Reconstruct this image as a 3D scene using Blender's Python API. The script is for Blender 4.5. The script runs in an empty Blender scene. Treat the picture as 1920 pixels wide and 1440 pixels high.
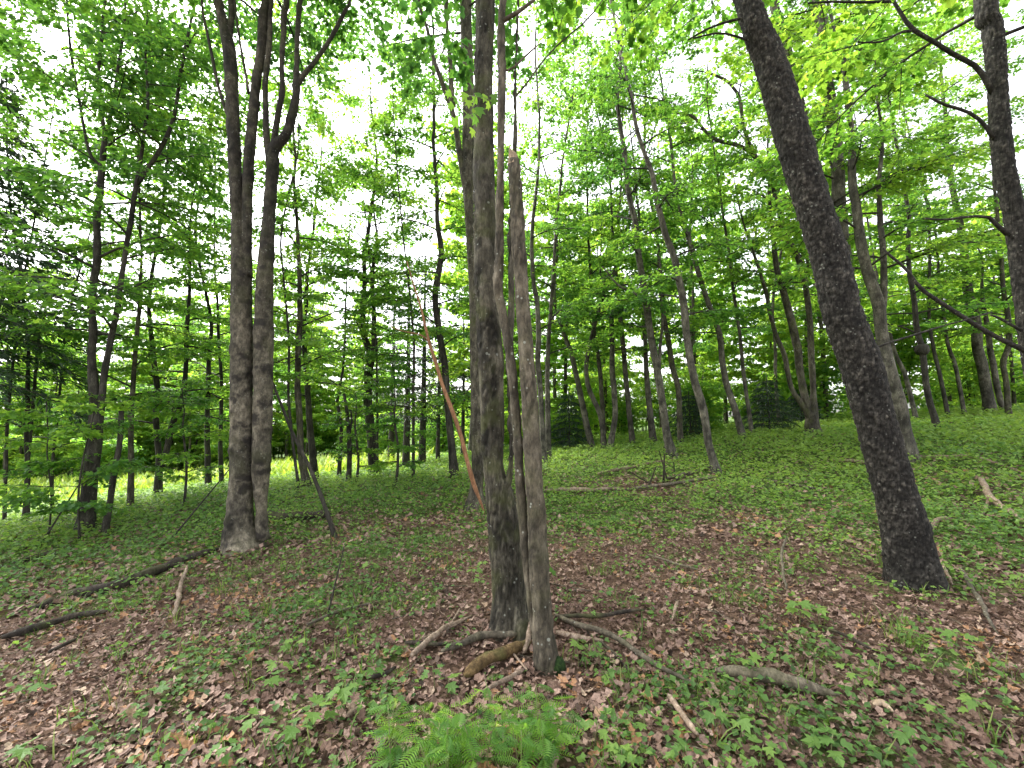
import bpy, math, random
import numpy as np
from mathutils import Vector

scene = bpy.context.scene
R = random.Random(11)
N = np.random.default_rng(11)

# ------------------------------------------------------------------ camera, sky, sun, exposure
FPX, CX, CY, HORIZON = 850.0, 960.0, 720.0, 790.0      # focal length and frame centre in photo pixels
PITCH = math.atan((HORIZON - CY) / FPX)
EYE = 1.6
cam_data = bpy.data.cameras.new('camera')
cam_data.sensor_width = 36.0
cam_data.lens = 36.0 * FPX / 1920.0
cam_data.clip_start = 0.05
cam_data.clip_end = 2000
cam = bpy.data.objects.new('camera', cam_data)
cam.location = (0, 0, EYE)
cam.rotation_euler = (math.pi / 2 + PITCH, 0, 0)
scene.collection.objects.link(cam)
scene.camera = cam

SUN_EL, SUN_AZ = math.radians(50), math.radians(-55)     # azimuth clockwise from +Y
world = bpy.data.worlds.new('World')
scene.world = world
world.use_nodes = True
wn, wl = world.node_tree.nodes, world.node_tree.links
wn.clear()
sky = wn.new('ShaderNodeTexSky')
sky.sky_type = 'NISHITA'
sky.sun_disc = False
sky.sun_elevation = SUN_EL
sky.sun_rotation = SUN_AZ
sky.air_density = 1.0
sky.dust_density = 4.0
sky.ozone_density = 1.0
hs = wn.new('ShaderNodeHueSaturation')                  # thin white overcast instead of blue
hs.inputs['Saturation'].default_value = 0.18
bg = wn.new('ShaderNodeBackground')
bg.inputs['Strength'].default_value = 0.15
wo = wn.new('ShaderNodeOutputWorld')
wl.new(sky.outputs[0], hs.inputs['Color'])
wl.new(hs.outputs[0], bg.inputs['Color'])
wl.new(bg.outputs[0], wo.inputs['Surface'])

sd = bpy.data.lights.new('sun', 'SUN')
sd.energy = 1.5
sd.angle = math.radians(14)
sd.color = (1.0, 0.96, 0.88)
sun = bpy.data.objects.new('sun', sd)
sdir = Vector((math.sin(SUN_AZ) * math.cos(SUN_EL), math.cos(SUN_AZ) * math.cos(SUN_EL), math.sin(SUN_EL)))
sun.rotation_euler = sdir.to_track_quat('Z', 'Y').to_euler()
sun.location = (0, 0, 30)
scene.collection.objects.link(sun)

scene.view_settings.view_transform = 'Standard'
scene.view_settings.look = 'None'
scene.view_settings.exposure = 2.5
scene.view_settings.gamma = 1.0
scene.view_settings.use_curve_mapping = False
scene.render.engine = 'CYCLES'
scene.cycles.max_bounces = 9
scene.cycles.transmission_bounces = 5
scene.cycles.diffuse_bounces = 5
scene.cycles.use_denoising = True

# ------------------------------------------------------------------ helpers: pixels to places
def ray(px, py):
    a, b = (px - CX) / FPX, (CY - py) / FPX
    c, s = math.cos(PITCH), math.sin(PITCH)
    return np.array([a, c - b * s, s + b * c])

def at(px, py, depth):
    """the point seen at a pixel at a distance `depth` in front of the camera (along +Y)"""
    d = ray(px, py)
    return np.array([0, 0, EYE]) + d * (depth / d[1])

def project(p):
    p = np.atleast_2d(p)
    q = p - np.array([0, 0, EYE])
    c, s = math.cos(PITCH), math.sin(PITCH)
    z = q[:, 1] * c + q[:, 2] * s
    u = -q[:, 1] * s + q[:, 2] * c
    z = np.where(z > 0.05, z, 0.05)
    return CX + FPX * q[:, 0] / z, CY - FPX * u / z, z

# ------------------------------------------------------------------ helpers: numpy noise
def _hash(ix, iy, iz, seed):
    h = (ix.astype(np.int64) * 374761393 + iy.astype(np.int64) * 668265263 + iz.astype(np.int64) * 2147483647 + seed * 1274126177) & 0xffffffff
    h = ((h ^ (h >> 13)) * 1274126177) & 0xffffffff
    h = ((h ^ (h >> 16)) * 2246822519) & 0xffffffff
    return (h ^ (h >> 15)).astype(np.float64) / 4294967295.0

def noise3(p, seed=0):
    p = np.asarray(p, float)
    i = np.floor(p); f = p - i; f = f * f * (3 - 2 * f)
    i = i.astype(np.int64)
    out = 0
    for dx in (0, 1):
        for dy in (0, 1):
            for dz in (0, 1):
                w = (f[:, 0] if dx else 1 - f[:, 0]) * (f[:, 1] if dy else 1 - f[:, 1]) * (f[:, 2] if dz else 1 - f[:, 2])
                out = out + w * _hash(i[:, 0] + dx, i[:, 1] + dy, i[:, 2] + dz, seed)
    return out

def fbm(p, seed=0, octaves=4):
    a, t, out = 0.5, 0, 0
    p = np.asarray(p, float)
    for o in range(octaves):
        out = out + a * noise3(p, seed + o * 17); t += a
        a *= 0.5; p = p * 2.03
    return out / t

def worley(p, seed=0):
    """distance to nearest and second-nearest cell point, id of the nearest"""
    p = np.asarray(p, float); i = np.floor(p).astype(np.int64)
    d1 = np.full(len(p), 9.0); d2 = d1.copy(); cid = np.zeros(len(p))
    for dx in (-1, 0, 1):
        for dy in (-1, 0, 1):
            for dz in (-1, 0, 1):
                j = i + np.array([dx, dy, dz])
                q = np.stack([j[:, 0] + _hash(j[:, 0], j[:, 1], j[:, 2], seed),
                              j[:, 1] + _hash(j[:, 0], j[:, 1], j[:, 2], seed + 1),
                              j[:, 2] + _hash(j[:, 0], j[:, 1], j[:, 2], seed + 2)], 1)
                d = np.linalg.norm(p - q, axis=1)
                h = _hash(j[:, 0], j[:, 1], j[:, 2], seed + 3)
                near = d < d1
                d2 = np.where(near, d1, np.minimum(d2, d))
                cid = np.where(near, h, cid)
                d1 = np.where(near, d, d1)
    return d1, d2, cid

# ------------------------------------------------------------------ helpers: meshes and objects
col = scene.collection

def build_mesh(name, verts, faces, mat, tint=None, smooth=True):
    """verts (n,3); faces: list of int arrays (m,k), mixed k allowed"""
    me = bpy.data.meshes.new(name)
    verts = np.ascontiguousarray(verts, dtype=np.float32)
    me.vertices.add(len(verts)); me.vertices.foreach_set('co', verts.ravel())
    if not isinstance(faces, list): faces = [faces]
    faces = [np.asarray(f, dtype=np.int32) for f in faces if len(f)]
    loops = np.concatenate([f.ravel() for f in faces])
    sizes = np.concatenate([np.full(len(f), f.shape[1], dtype=np.int32) for f in faces])
    starts = np.concatenate([[0], np.cumsum(sizes)[:-1]]).astype(np.int32)
    me.loops.add(len(loops)); me.loops.foreach_set('vertex_index', loops)
    me.polygons.add(len(sizes)); me.polygons.foreach_set('loop_start', starts); me.polygons.foreach_set('loop_total', sizes)
    me.polygons.foreach_set('use_smooth', np.full(len(sizes), smooth, dtype=bool))
    if tint is None: tint = np.full(len(verts), .5)
    if tint is not None:
        at_ = me.attributes.new('tint', 'FLOAT', 'POINT')
        at_.data.foreach_set('value', np.asarray(tint, dtype=np.float32))
    me.update(calc_edges=True)
    me.materials.append(mat)
    return me

def link(name, me, parent=None, loc=(0, 0, 0), rot=(0, 0, 0), sc=(1, 1, 1)):
    o = bpy.data.objects.new(name, me)
    col.objects.link(o)
    o.parent = parent
    o.location = loc; o.rotation_euler = rot; o.scale = sc
    return o

def thing(name, label, cat, loc=(0, 0, 0), group=None):
    o = bpy.data.objects.new(name, None)
    o.empty_display_size = 0.2
    col.objects.link(o)
    o.location = loc
    return tag(o, label, cat, group)

def tag(o, label=None, cat=None, group=None, kind=None):
    if label: o['label'] = label
    if cat: o['category'] = cat
    if group: o['group'] = group
    if kind: o['kind'] = kind
    return o

def catmull(P, n):
    """resample a polyline of points (any columns) smoothly to n points, even in arc length"""
    P = np.asarray(P, float)
    if len(P) == 2:
        t = np.linspace(0, 1, n)[:, None]
        return P[0] * (1 - t) + P[1] * t
    E = np.vstack([2 * P[0] - P[1], P, 2 * P[-1] - P[-2]])
    segs = []
    for i in range(1, len(E) - 2):
        t = np.linspace(0, 1, 13)[:-1, None]
        p0, p1, p2, p3 = E[i - 1], E[i], E[i + 1], E[i + 2]
        segs.append(0.5 * ((2 * p1) + (-p0 + p2) * t + (2 * p0 - 5 * p1 + 4 * p2 - p3) * t ** 2 + (-p0 + 3 * p1 - 3 * p2 + p3) * t ** 3))
    Q = np.vstack(segs + [P[-1:]])
    s = np.concatenate([[0], np.cumsum(np.linalg.norm(np.diff(Q[:, :3], axis=0), axis=1))])
    u = np.linspace(0, s[-1], n)
    return np.stack([np.interp(u, s, Q[:, k]) for k in range(Q.shape[1])], 1)

def tube(path, rad, sides=8, disp=None, flare=0.0, cap=True, flare_len=0.18, seed=0, tints=None):
    """swept tube along path (n,3) with radii (n,); disp(p, ang, s) returns a radial offset"""
    path = np.asarray(path, float); n = len(path); rad = np.asarray(rad, float)
    T = np.gradient(path, axis=0); T /= np.linalg.norm(T, axis=1)[:, None] + 1e-9
    ref = np.array([1.0, 0, 0]) if abs(T[0][0]) < 0.8 else np.array([0, 1.0, 0])
    U = np.zeros_like(T); u = ref - T[0] * ref.dot(T[0]); u /= np.linalg.norm(u)
    for i in range(n):
        u = u - T[i] * u.dot(T[i]); u /= np.linalg.norm(u) + 1e-9; U[i] = u
    V = np.cross(T, U)
    a = np.linspace(0, 2 * math.pi, sides, endpoint=False)
    s = np.concatenate([[0], np.cumsum(np.linalg.norm(np.diff(path, axis=0), axis=1))])
    rr = np.repeat(rad[:, None], sides, 1)
    if flare:
        lob = 0.65 + 0.35 * np.cos(a * 4 + seed) + 0.25 * np.cos(a * 7 + seed * 2.1)
        rr = rr * (1 + flare * np.exp(-s / flare_len)[:, None] * lob[None, :])
    dirs = np.cos(a)[None, :, None] * U[:, None, :] + np.sin(a)[None, :, None] * V[:, None, :]
    if disp is not None:
        base = (path[:, None, :] + dirs * rr[:, :, None]).reshape(-1, 3)
        off = disp(base, np.tile(a, n), np.repeat(s, sides))
        if isinstance(off, tuple):
            if tints is not None: tints.append(np.concatenate([off[1], [.5, .5]]))
            off = off[0]
        rr = rr + off.reshape(n, sides)
    verts = (path[:, None, :] + dirs * rr[:, :, None]).reshape(-1, 3)
    i = np.arange(n - 1)[:, None] * sides; j = np.arange(sides)[None, :]; j2 = (j + 1) % sides
    quads = np.stack([i + j, i + j2, i + sides + j2, i + sides + j], -1).reshape(-1, 4)
    faces = [quads]
    if cap:
        nv = len(verts)
        verts = np.vstack([verts, path[:1], path[-1:]])
        jj = np.arange(sides); jn = (jj + 1) % sides
        faces.append(np.concatenate([np.stack([jn, jj, np.full(sides, nv)], 1),
                                     np.stack([(n - 1) * sides + jj, (n - 1) * sides + jn, np.full(sides, nv + 1)], 1)]))
    return verts, faces

class Soup:
    """collects pieces into one mesh"""
    def __init__(self): self.v, self.f, self.t, self.n = [], {}, [], 0
    def add(self, verts, faces, tint=0.5):
        for f in (faces if isinstance(faces, list) else [faces]):
            f = np.asarray(f)
            self.f.setdefault(f.shape[1], []).append(f + self.n)
        self.v.append(verts)
        self.t.append(np.full(len(verts), tint) if np.isscalar(tint) else tint)
        self.n += len(verts)
    def mesh(self, name, mat, smooth=True):
        return build_mesh(name, np.vstack(self.v), [np.vstack(x) for x in self.f.values()], mat, np.concatenate(self.t), smooth)

# leaf templates: x along the leaf, y across, z up
def _tpl(pts, tris): return np.array(pts, float), np.array(tris, int)
KITE = _tpl([(0, 0, 0), (.5, .42, .09), (1, 0, -.1), (.5, -.42, .09)], [(0, 2, 1), (0, 3, 2)])
_o = [(0, .06), (.02, .3), (.2, .52), (.34, .3), (.74, .5), (.64, .2), (1.05, 0), (.64, -.2), (.74, -.5), (.34, -.3), (.2, -.52), (.02, -.3), (0, -.06)]
MAPLE = _tpl([(.32, 0, -.02)] + [(x, y, .10 * abs(y) - .16 * max(0, x - .4) ** 2 - .15 * y * y) for x, y in _o],
             [(0, i + 2, i + 1) for i in range(len(_o) - 1)] + [(0, 1, len(_o))])
_p = [(0, 0), (.16, .46), (.4, .24), (.72, .42), (1, 0), (.72, -.42), (.4, -.24), (.16, -.46)]
MAPLE8 = _tpl([(.4, 0, -.03)] + [(x, y, .16 * abs(y) - .1 * x * x) for x, y in _p], [(0, (i + 1) % 8 + 1, i + 1) for i in range(8)])
MAPLE4 = _tpl([(0, 0, 0), (.2, .46, .07), (.45, .22, .0), (1, 0, -.1), (.45, -.22, .0), (.2, -.46, .07)], [(0, 2, 1), (0, 3, 2), (0, 4, 3), (0, 5, 4)])
LANCE = _tpl([(0, 0, 0), (.3, .13, .05), (.65, .1, .02), (1, 0, -.16), (.65, -.1, .02), (.3, -.13, .05), (.35, 0, .01), (.7, 0, -.03)],
             [(0, 6, 1), (1, 6, 7), (1, 7, 2), (2, 7, 3), (3, 7, 4), (4, 7, 5), (5, 7, 6), (5, 6, 0)])
NEEDLE = _tpl([(0, 0, 0), (.45, .12, -.05), (1, 0, -.25), (.45, -.12, -.05)], [(0, 2, 1), (0, 3, 2)])
CURL = _tpl([(.4, 0, .0)] + [(x, y, .45 * y * y + .25 * (x - .5) ** 2 + .08 * math.sin(9 * x + 5 * y)) for x, y in _p], [(0, (i + 1) % 8 + 1, i + 1) for i in range(8)])
CURL4 = _tpl([(0, 0, .06), (.25, .46, .2), (.5, .2, .03), (1, 0, .16), (.5, -.24, .02), (.2, -.42, .17)], [(0, 2, 1), (0, 3, 2), (0, 4, 3), (0, 5, 4)])
BLADE = _tpl([(0, .02, 0), (0, -.02, 0), (.25, -.018, .55), (.25, .018, .55), (.7, 0, .9)], [(0, 1, 2), (0, 2, 3), (3, 2, 4)])

_fv, _ff = [(0, .008, 0), (0, -.008, 0), (1, 0, -.12)], [(0, 1, 2)]
for _k in range(9):                                     # a feathery leaf: narrow leaflets along a midrib
    _x = .12 + .095 * _k; _l = .26 * math.sin(math.pi * (.18 + .8 * _k / 9)) + .05
    for _s in (1, -1):
        _b = len(_fv); _z = -.12 * _x * _x
        _fv += [(_x, 0, _z), (_x + .06, _s * _l * .45, _z + .03), (_x + .16, _s * _l, _z - .03), (_x + .10, _s * _l * .5, _z - .01), (_x + .05, 0, _z)]
        _ff += [(_b, _b + 1, _b + 3), (_b, _b + 3, _b + 4), (_b + 1, _b + 2, _b + 3)]
FROND = _tpl(_fv, _ff)

def scatter(soup, tpl, pos, size, yaw, pitch, roll, tint, wid=None, zsc=None):
    """many copies of a leaf template into a soup (all arguments are arrays of length n)"""
    V, F = tpl; n = len(pos)
    if n == 0: return
    L = V[None] * size[:, None, None]
    if wid is not None: L[:, :, 1] *= wid[:, None]
    x, y, z = L[..., 0], L[..., 1], L[..., 2]
    if zsc is not None: z = z * zsc[:, None]
    c, s = np.cos(roll)[:, None], np.sin(roll)[:, None]
    y, z = y * c - z * s, y * s + z * c
    c, s = np.cos(pitch)[:, None], np.sin(pitch)[:, None]
    x, z = x * c - z * s, x * s + z * c
    c, s = np.cos(yaw)[:, None], np.sin(yaw)[:, None]
    x, y = x * c - y * s, x * s + y * c
    W = np.stack([x, y, z], -1) + pos[:, None, :]
    f = (F[None] + (np.arange(n) * len(V))[:, None, None]).reshape(-1, 3)
    soup.add(W.reshape(-1, 3), f, np.repeat(tint, len(V)))
# ------------------------------------------------------------------ materials
def new_mat(name):
    m = bpy.data.materials.new(name); m.use_nodes = True
    nt = m.node_tree; nt.nodes.clear()
    out = nt.nodes.new('ShaderNodeOutputMaterial')
    return m, nt.nodes, nt.links, out

def ramp(n, stops, interp='LINEAR'):
    r = n.new('ShaderNodeValToRGB'); e = r.color_ramp.elements; r.color_ramp.interpolation = interp
    while len(e) < len(stops): e.new(0.5)
    for k, (p, c) in zip(e, stops): k.position = p; k.color = (*c, 1)
    return r

def leaf_mat(name, stops, trans_stops, trans=0.45, rough=0.5, spec=0.35):
    m, n, l, out = new_mat(name)
    a = n.new('ShaderNodeAttribute'); a.attribute_name = 'tint'
    r1 = ramp(n, stops); r2 = ramp(n, trans_stops)
    l.new(a.outputs['Fac'], r1.inputs[0]); l.new(a.outputs['Fac'], r2.inputs[0])
    p = n.new('ShaderNodeBsdfPrincipled'); p.inputs['Roughness'].default_value = rough
    p.inputs['Specular IOR Level'].default_value = spec
    t = n.new('ShaderNodeBsdfTranslucent'); mx = n.new('ShaderNodeMixShader'); mx.inputs[0].default_value = trans
    l.new(r1.outputs[0], p.inputs['Base Color']); l.new(r2.outputs[0], t.inputs['Color'])
    l.new(p.outputs[0], mx.inputs[1]); l.new(t.outputs[0], mx.inputs[2]); l.new(mx.outputs[0], out.inputs['Surface'])
    return m

M = {}
M['leaf'] = leaf_mat('maple_leaf', [(0, (.026, .075, .024)), (.5, (.065, .155, .03)), (1, (.14, .25, .035))],
                     [(0, (.10, .27, .045)), (.5, (.25, .51, .05)), (1, (.52, .74, .07))], .55)
M['needle'] = leaf_mat('spruce_needle', [(0, (.012, .03, .014)), (1, (.03, .065, .02))], [(0, (.02, .06, .01)), (1, (.04, .1, .02))], .15)
M['herb'] = leaf_mat('herb_leaf', [(0, (.05, .10, .035)), (.5, (.098, .185, .045)), (1, (.19, .29, .06))],
                     [(0, (.09, .20, .04)), (.5, (.19, .38, .05)), (1, (.38, .55, .07))], .4, .55, .25)
M['grass'] = leaf_mat('grass_blade', [(0, (.05, .10, .02)), (.6, (.09, .17, .035)), (1, (.2, .24, .07))],
                      [(0, (.1, .22, .02)), (1, (.28, .36, .05))], .35, .55, .25)
M['meadow_grass'] = leaf_mat('meadow_grass', [(0, (.14, .24, .03)), (1, (.32, .38, .06))], [(0, (.25, .4, .03)), (1, (.45, .55, .06))], .4)
LITTER_STOPS = [(0, (.035, .022, .014)), (.3, (.10, .058, .04)), (.6, (.205, .128, .095)), (.86, (.31, .21, .165)), (.97, (.36, .27, .19)), (1, (.30, .16, .08))]
def litter_mat(name, single=False):
    m, n, l, out = new_mat(name)
    if single: src = n.new('ShaderNodeObjectInfo').outputs['Random']
    else:
        a = n.new('ShaderNodeAttribute'); a.attribute_name = 'tint'; src = a.outputs['Fac']
    r = ramp(n, LITTER_STOPS); l.new(src, r.inputs[0])
    g = n.new('ShaderNodeNewGeometry')
    nz = n.new('ShaderNodeTexNoise'); nz.inputs['Scale'].default_value = 70; nz.inputs['Detail'].default_value = 5; nz.inputs['Roughness'].default_value = .7
    l.new(g.outputs['Position'], nz.inputs['Vector'])
    r2 = ramp(n, [(.32, (.45, .42, .4)), (.55, (1, 1, 1)), (.72, (1.3, 1.25, 1.15))]); l.new(nz.outputs[0], r2.inputs[0])
    mu = n.new('ShaderNodeMixRGB'); mu.blend_type = 'MULTIPLY'; mu.inputs[0].default_value = .85
    l.new(r.outputs[0], mu.inputs[1]); l.new(r2.outputs[0], mu.inputs[2])
    p = n.new('ShaderNodeBsdfPrincipled'); p.inputs['Roughness'].default_value = .65; p.inputs['Specular IOR Level'].default_value = .3
    bp = n.new('ShaderNodeBump'); bp.inputs['Strength'].default_value = .6; bp.inputs['Distance'].default_value = .006
    l.new(nz.outputs[0], bp.inputs['Height']); l.new(bp.outputs[0], p.inputs['Normal'])
    l.new(mu.outputs[0], p.inputs['Base Color']); l.new(p.outputs[0], out.inputs['Surface'])
    return m
M['litter'] = litter_mat('dead_leaf')
M['litter_single'] = litter_mat('dead_leaf_single', True)

def bark(name, dark, mid, pale, scale=(9, 9, 3), patch=2.0, patch_amt=.5, fiss=22, bump=.5, lichen=.25, blot=0.0, moss=0.0):
    m, n, l, out = new_mat(name)
    tc = n.new('ShaderNodeTexCoord'); mp = n.new('ShaderNodeMapping'); mp.inputs['Scale'].default_value = scale
    l.new(tc.outputs['Object'], mp.inputs[0])
    n1 = n.new('ShaderNodeTexNoise'); n1.inputs['Scale'].default_value = 2.2; n1.inputs['Detail'].default_value = 8; n1.inputs['Roughness'].default_value = .68
    l.new(mp.outputs[0], n1.inputs['Vector'])
    r1 = ramp(n, [(.3, dark), (.5, mid), (.72, pale)])
    l.new(n1.outputs[0], r1.inputs[0])
    # broad patches of pale and dark bark
    n2 = n.new('ShaderNodeTexNoise'); n2.inputs['Scale'].default_value = patch; n2.inputs['Detail'].default_value = 5
    l.new(tc.outputs['Object'], n2.inputs['Vector'])
    r2 = ramp(n, [(.38, (.45, .45, .45)), (.62, (1.25, 1.22, 1.18))])
    l.new(n2.outputs[0], r2.inputs[0])
    mu = n.new('ShaderNodeMixRGB'); mu.blend_type = 'MULTIPLY'; mu.inputs[0].default_value = patch_amt
    l.new(r1.outputs[0], mu.inputs[1]); l.new(r2.outputs[0], mu.inputs[2])
    last = mu.outputs[0]
    # tone of each bark plate or ridge, plus painted backlit darkening (0.5 = neutral)
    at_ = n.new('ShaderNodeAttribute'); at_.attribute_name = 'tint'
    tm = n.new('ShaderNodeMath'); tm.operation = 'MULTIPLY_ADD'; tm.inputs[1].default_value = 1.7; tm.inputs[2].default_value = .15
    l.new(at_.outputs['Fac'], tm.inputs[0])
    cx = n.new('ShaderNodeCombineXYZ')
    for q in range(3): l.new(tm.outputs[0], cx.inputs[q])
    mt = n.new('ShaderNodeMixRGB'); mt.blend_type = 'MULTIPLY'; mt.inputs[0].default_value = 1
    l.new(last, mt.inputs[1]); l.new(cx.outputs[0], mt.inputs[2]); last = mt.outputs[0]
    # fine grain
    nf = n.new('ShaderNodeTexNoise'); nf.inputs['Scale'].default_value = 55; nf.inputs['Detail'].default_value = 6; nf.inputs['Roughness'].default_value = .75
    mpf = n.new('ShaderNodeMapping'); mpf.inputs['Scale'].default_value = (1, 1, .45); l.new(tc.outputs['Object'], mpf.inputs[0]); l.new(mpf.outputs[0], nf.inputs['Vector'])
    rf = ramp(n, [(.34, (.4, .4, .4)), (.5, (1, 1, 1)), (.66, (1.45, 1.42, 1.35))]); l.new(nf.outputs[0], rf.inputs[0])
    mf = n.new('ShaderNodeMixRGB'); mf.blend_type = 'MULTIPLY'; mf.inputs[0].default_value = .75
    l.new(last, mf.inputs[1]); l.new(rf.outputs[0], mf.inputs[2]); last = mf.outputs[0]
    # lichen flecks
    v = n.new('ShaderNodeTexVoronoi'); v.inputs['Scale'].default_value = 26; v.feature = 'F1'
    l.new(tc.outputs['Object'], v.inputs['Vector'])
    n3 = n.new('ShaderNodeTexNoise'); n3.inputs['Scale'].default_value = 7; l.new(tc.outputs['Object'], n3.inputs['Vector'])
    ma = n.new('ShaderNodeMath'); ma.operation = 'ADD'; l.new(v.outputs['Distance'], ma.inputs[0]); l.new(n3.outputs[0], ma.inputs[1])
    r3 = ramp(n, [(.52, (lichen,) * 3), (.62, (0, 0, 0))]); l.new(ma.outputs[0], r3.inputs[0])
    mx = n.new('ShaderNodeMixRGB'); mx.inputs[2].default_value = (.34, .35, .30, 1)
    l.new(r3.outputs[0], mx.inputs[0]); l.new(last, mx.inputs[1]); last = mx.outputs[0]
    if blot:      # dark knots and horizontal scars
        mp2 = n.new('ShaderNodeMapping'); mp2.inputs['Scale'].default_value = (4.5, 4.5, 6.5); l.new(tc.outputs['Object'], mp2.inputs[0])
        nz = n.new('ShaderNodeTexNoise'); nz.inputs['Scale'].default_value = 9; nz.inputs['Detail'].default_value = 4; l.new(tc.outputs['Object'], nz.inputs['Vector'])
        av = n.new('ShaderNodeVectorMath'); av.operation = 'MULTIPLY_ADD'; av.inputs[1].default_value = (1.5, 1.5, 1.1)
        l.new(nz.outputs['Color'], av.inputs[0]); l.new(mp2.outputs[0], av.inputs[2])
        vb = n.new('ShaderNodeTexVoronoi'); vb.inputs['Scale'].default_value = 1.0; l.new(av.outputs[0], vb.inputs['Vector'])
        rb = ramp(n, [(.22, (blot,) * 3), (.30, (blot * .6,) * 3), (.42, (0, 0, 0))]); l.new(vb.outputs['Distance'], rb.inputs[0])
        mb = n.new('ShaderNodeMixRGB'); mb.inputs[2].default_value = (.02, .017, .015, 1)
        l.new(rb.outputs[0], mb.inputs[0]); l.new(last, mb.inputs[1]); last = mb.outputs[0]
    if moss:
        nm = n.new('ShaderNodeTexNoise'); nm.inputs['Scale'].default_value = 5; nm.inputs['Detail'].default_value = 6; l.new(tc.outputs['Object'], nm.inputs['Vector'])
        rm = ramp(n, [(.5, (0, 0, 0)), (.66, (moss,) * 3)]); l.new(nm.outputs[0], rm.inputs[0])
        mm = n.new('ShaderNodeMixRGB'); mm.inputs[2].default_value = (.075, .085, .025, 1)
        l.new(rm.outputs[0], mm.inputs[0]); l.new(last, mm.inputs[1]); last = mm.outputs[0]
    p = n.new('ShaderNodeBsdfPrincipled'); p.inputs['Roughness'].default_value = .85; p.inputs['Specular IOR Level'].default_value = .2
    l.new(last, p.inputs['Base Color'])
    mp3 = n.new('ShaderNodeMapping'); mp3.inputs['Scale'].default_value = (fiss, fiss, fiss * .22); l.new(tc.outputs['Object'], mp3.inputs[0])
    n4 = n.new('ShaderNodeTexNoise'); n4.inputs['Scale'].default_value = 1.6; n4.inputs['Detail'].default_value = 7; n4.inputs['Roughness'].default_value = .7
    l.new(mp3.outputs[0], n4.inputs['Vector'])
    b = n.new('ShaderNodeBump'); b.inputs['Strength'].default_value = bump; b.inputs['Distance'].default_value = .03
    l.new(n4.outputs[0], b.inputs['Height']); l.new(b.outputs[0], p.inputs['Normal'])
    l.new(p.outputs[0], out.inputs['Surface'])
    return m

M['maple'] = bark('maple_bark', (.018, .016, .012), (.068, .061, .045), (.175, .16, .125), moss=.4, lichen=.4, patch_amt=.8)
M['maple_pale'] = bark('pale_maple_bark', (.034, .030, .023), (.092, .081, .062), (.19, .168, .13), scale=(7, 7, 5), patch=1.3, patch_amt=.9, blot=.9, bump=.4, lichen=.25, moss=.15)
M['cherry'] = bark('cherry_bark', (.012, .011, .009), (.032, .029, .025), (.085, .078, .066), scale=(10, 10, 14), patch=3, bump=.5, fiss=30, lichen=.35)
M['grey'] = bark('grey_bark', (.04, .037, .03), (.092, .085, .068), (.18, .167, .135), scale=(8, 8, 3), blot=.6, bump=.35, lichen=.35, patch_amt=.8)
M['dark'] = bark('dark_bark', (.016, .015, .012), (.042, .038, .031), (.09, .082, .068), bump=.5, lichen=.15)
M['snag'] = bark('snag_bark', (.035, .03, .022), (.10, .085, .062), (.19, .165, .125), scale=(10, 10, 4), lichen=.6, bump=.5, moss=.2)
M['dead'] = bark('dead_wood', (.11, .075, .05), (.21, .155, .115), (.36, .29, .23), scale=(14, 14, 3), lichen=.1, bump=.3)
M['red_dead'] = bark('reddish_dead_wood', (.13, .06, .03), (.26, .13, .07), (.38, .22, .13), scale=(16, 16, 2), lichen=.05, bump=.3)
M['rotten'] = bark('rotten_wood', (.015, .012, .01), (.035, .028, .022), (.09, .075, .055), lichen=.1, moss=.5, bump=.6)
M['mossy'] = bark('mossy_wood', (.05, .032, .014), (.14, .09, .04), (.26, .18, .085), scale=(14, 14, 14), lichen=.1, moss=.8, bump=.9)
M['broken'] = bark('broken_wood', (.16, .11, .07), (.30, .22, .15), (.46, .36, .27), lichen=0, bump=.3)
M['moss'] = bark('moss_cushion', (.005, .012, .004), (.015, .035, .008), (.04, .075, .015), scale=(30, 30, 30), lichen=0, fiss=60, bump=.8)

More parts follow.
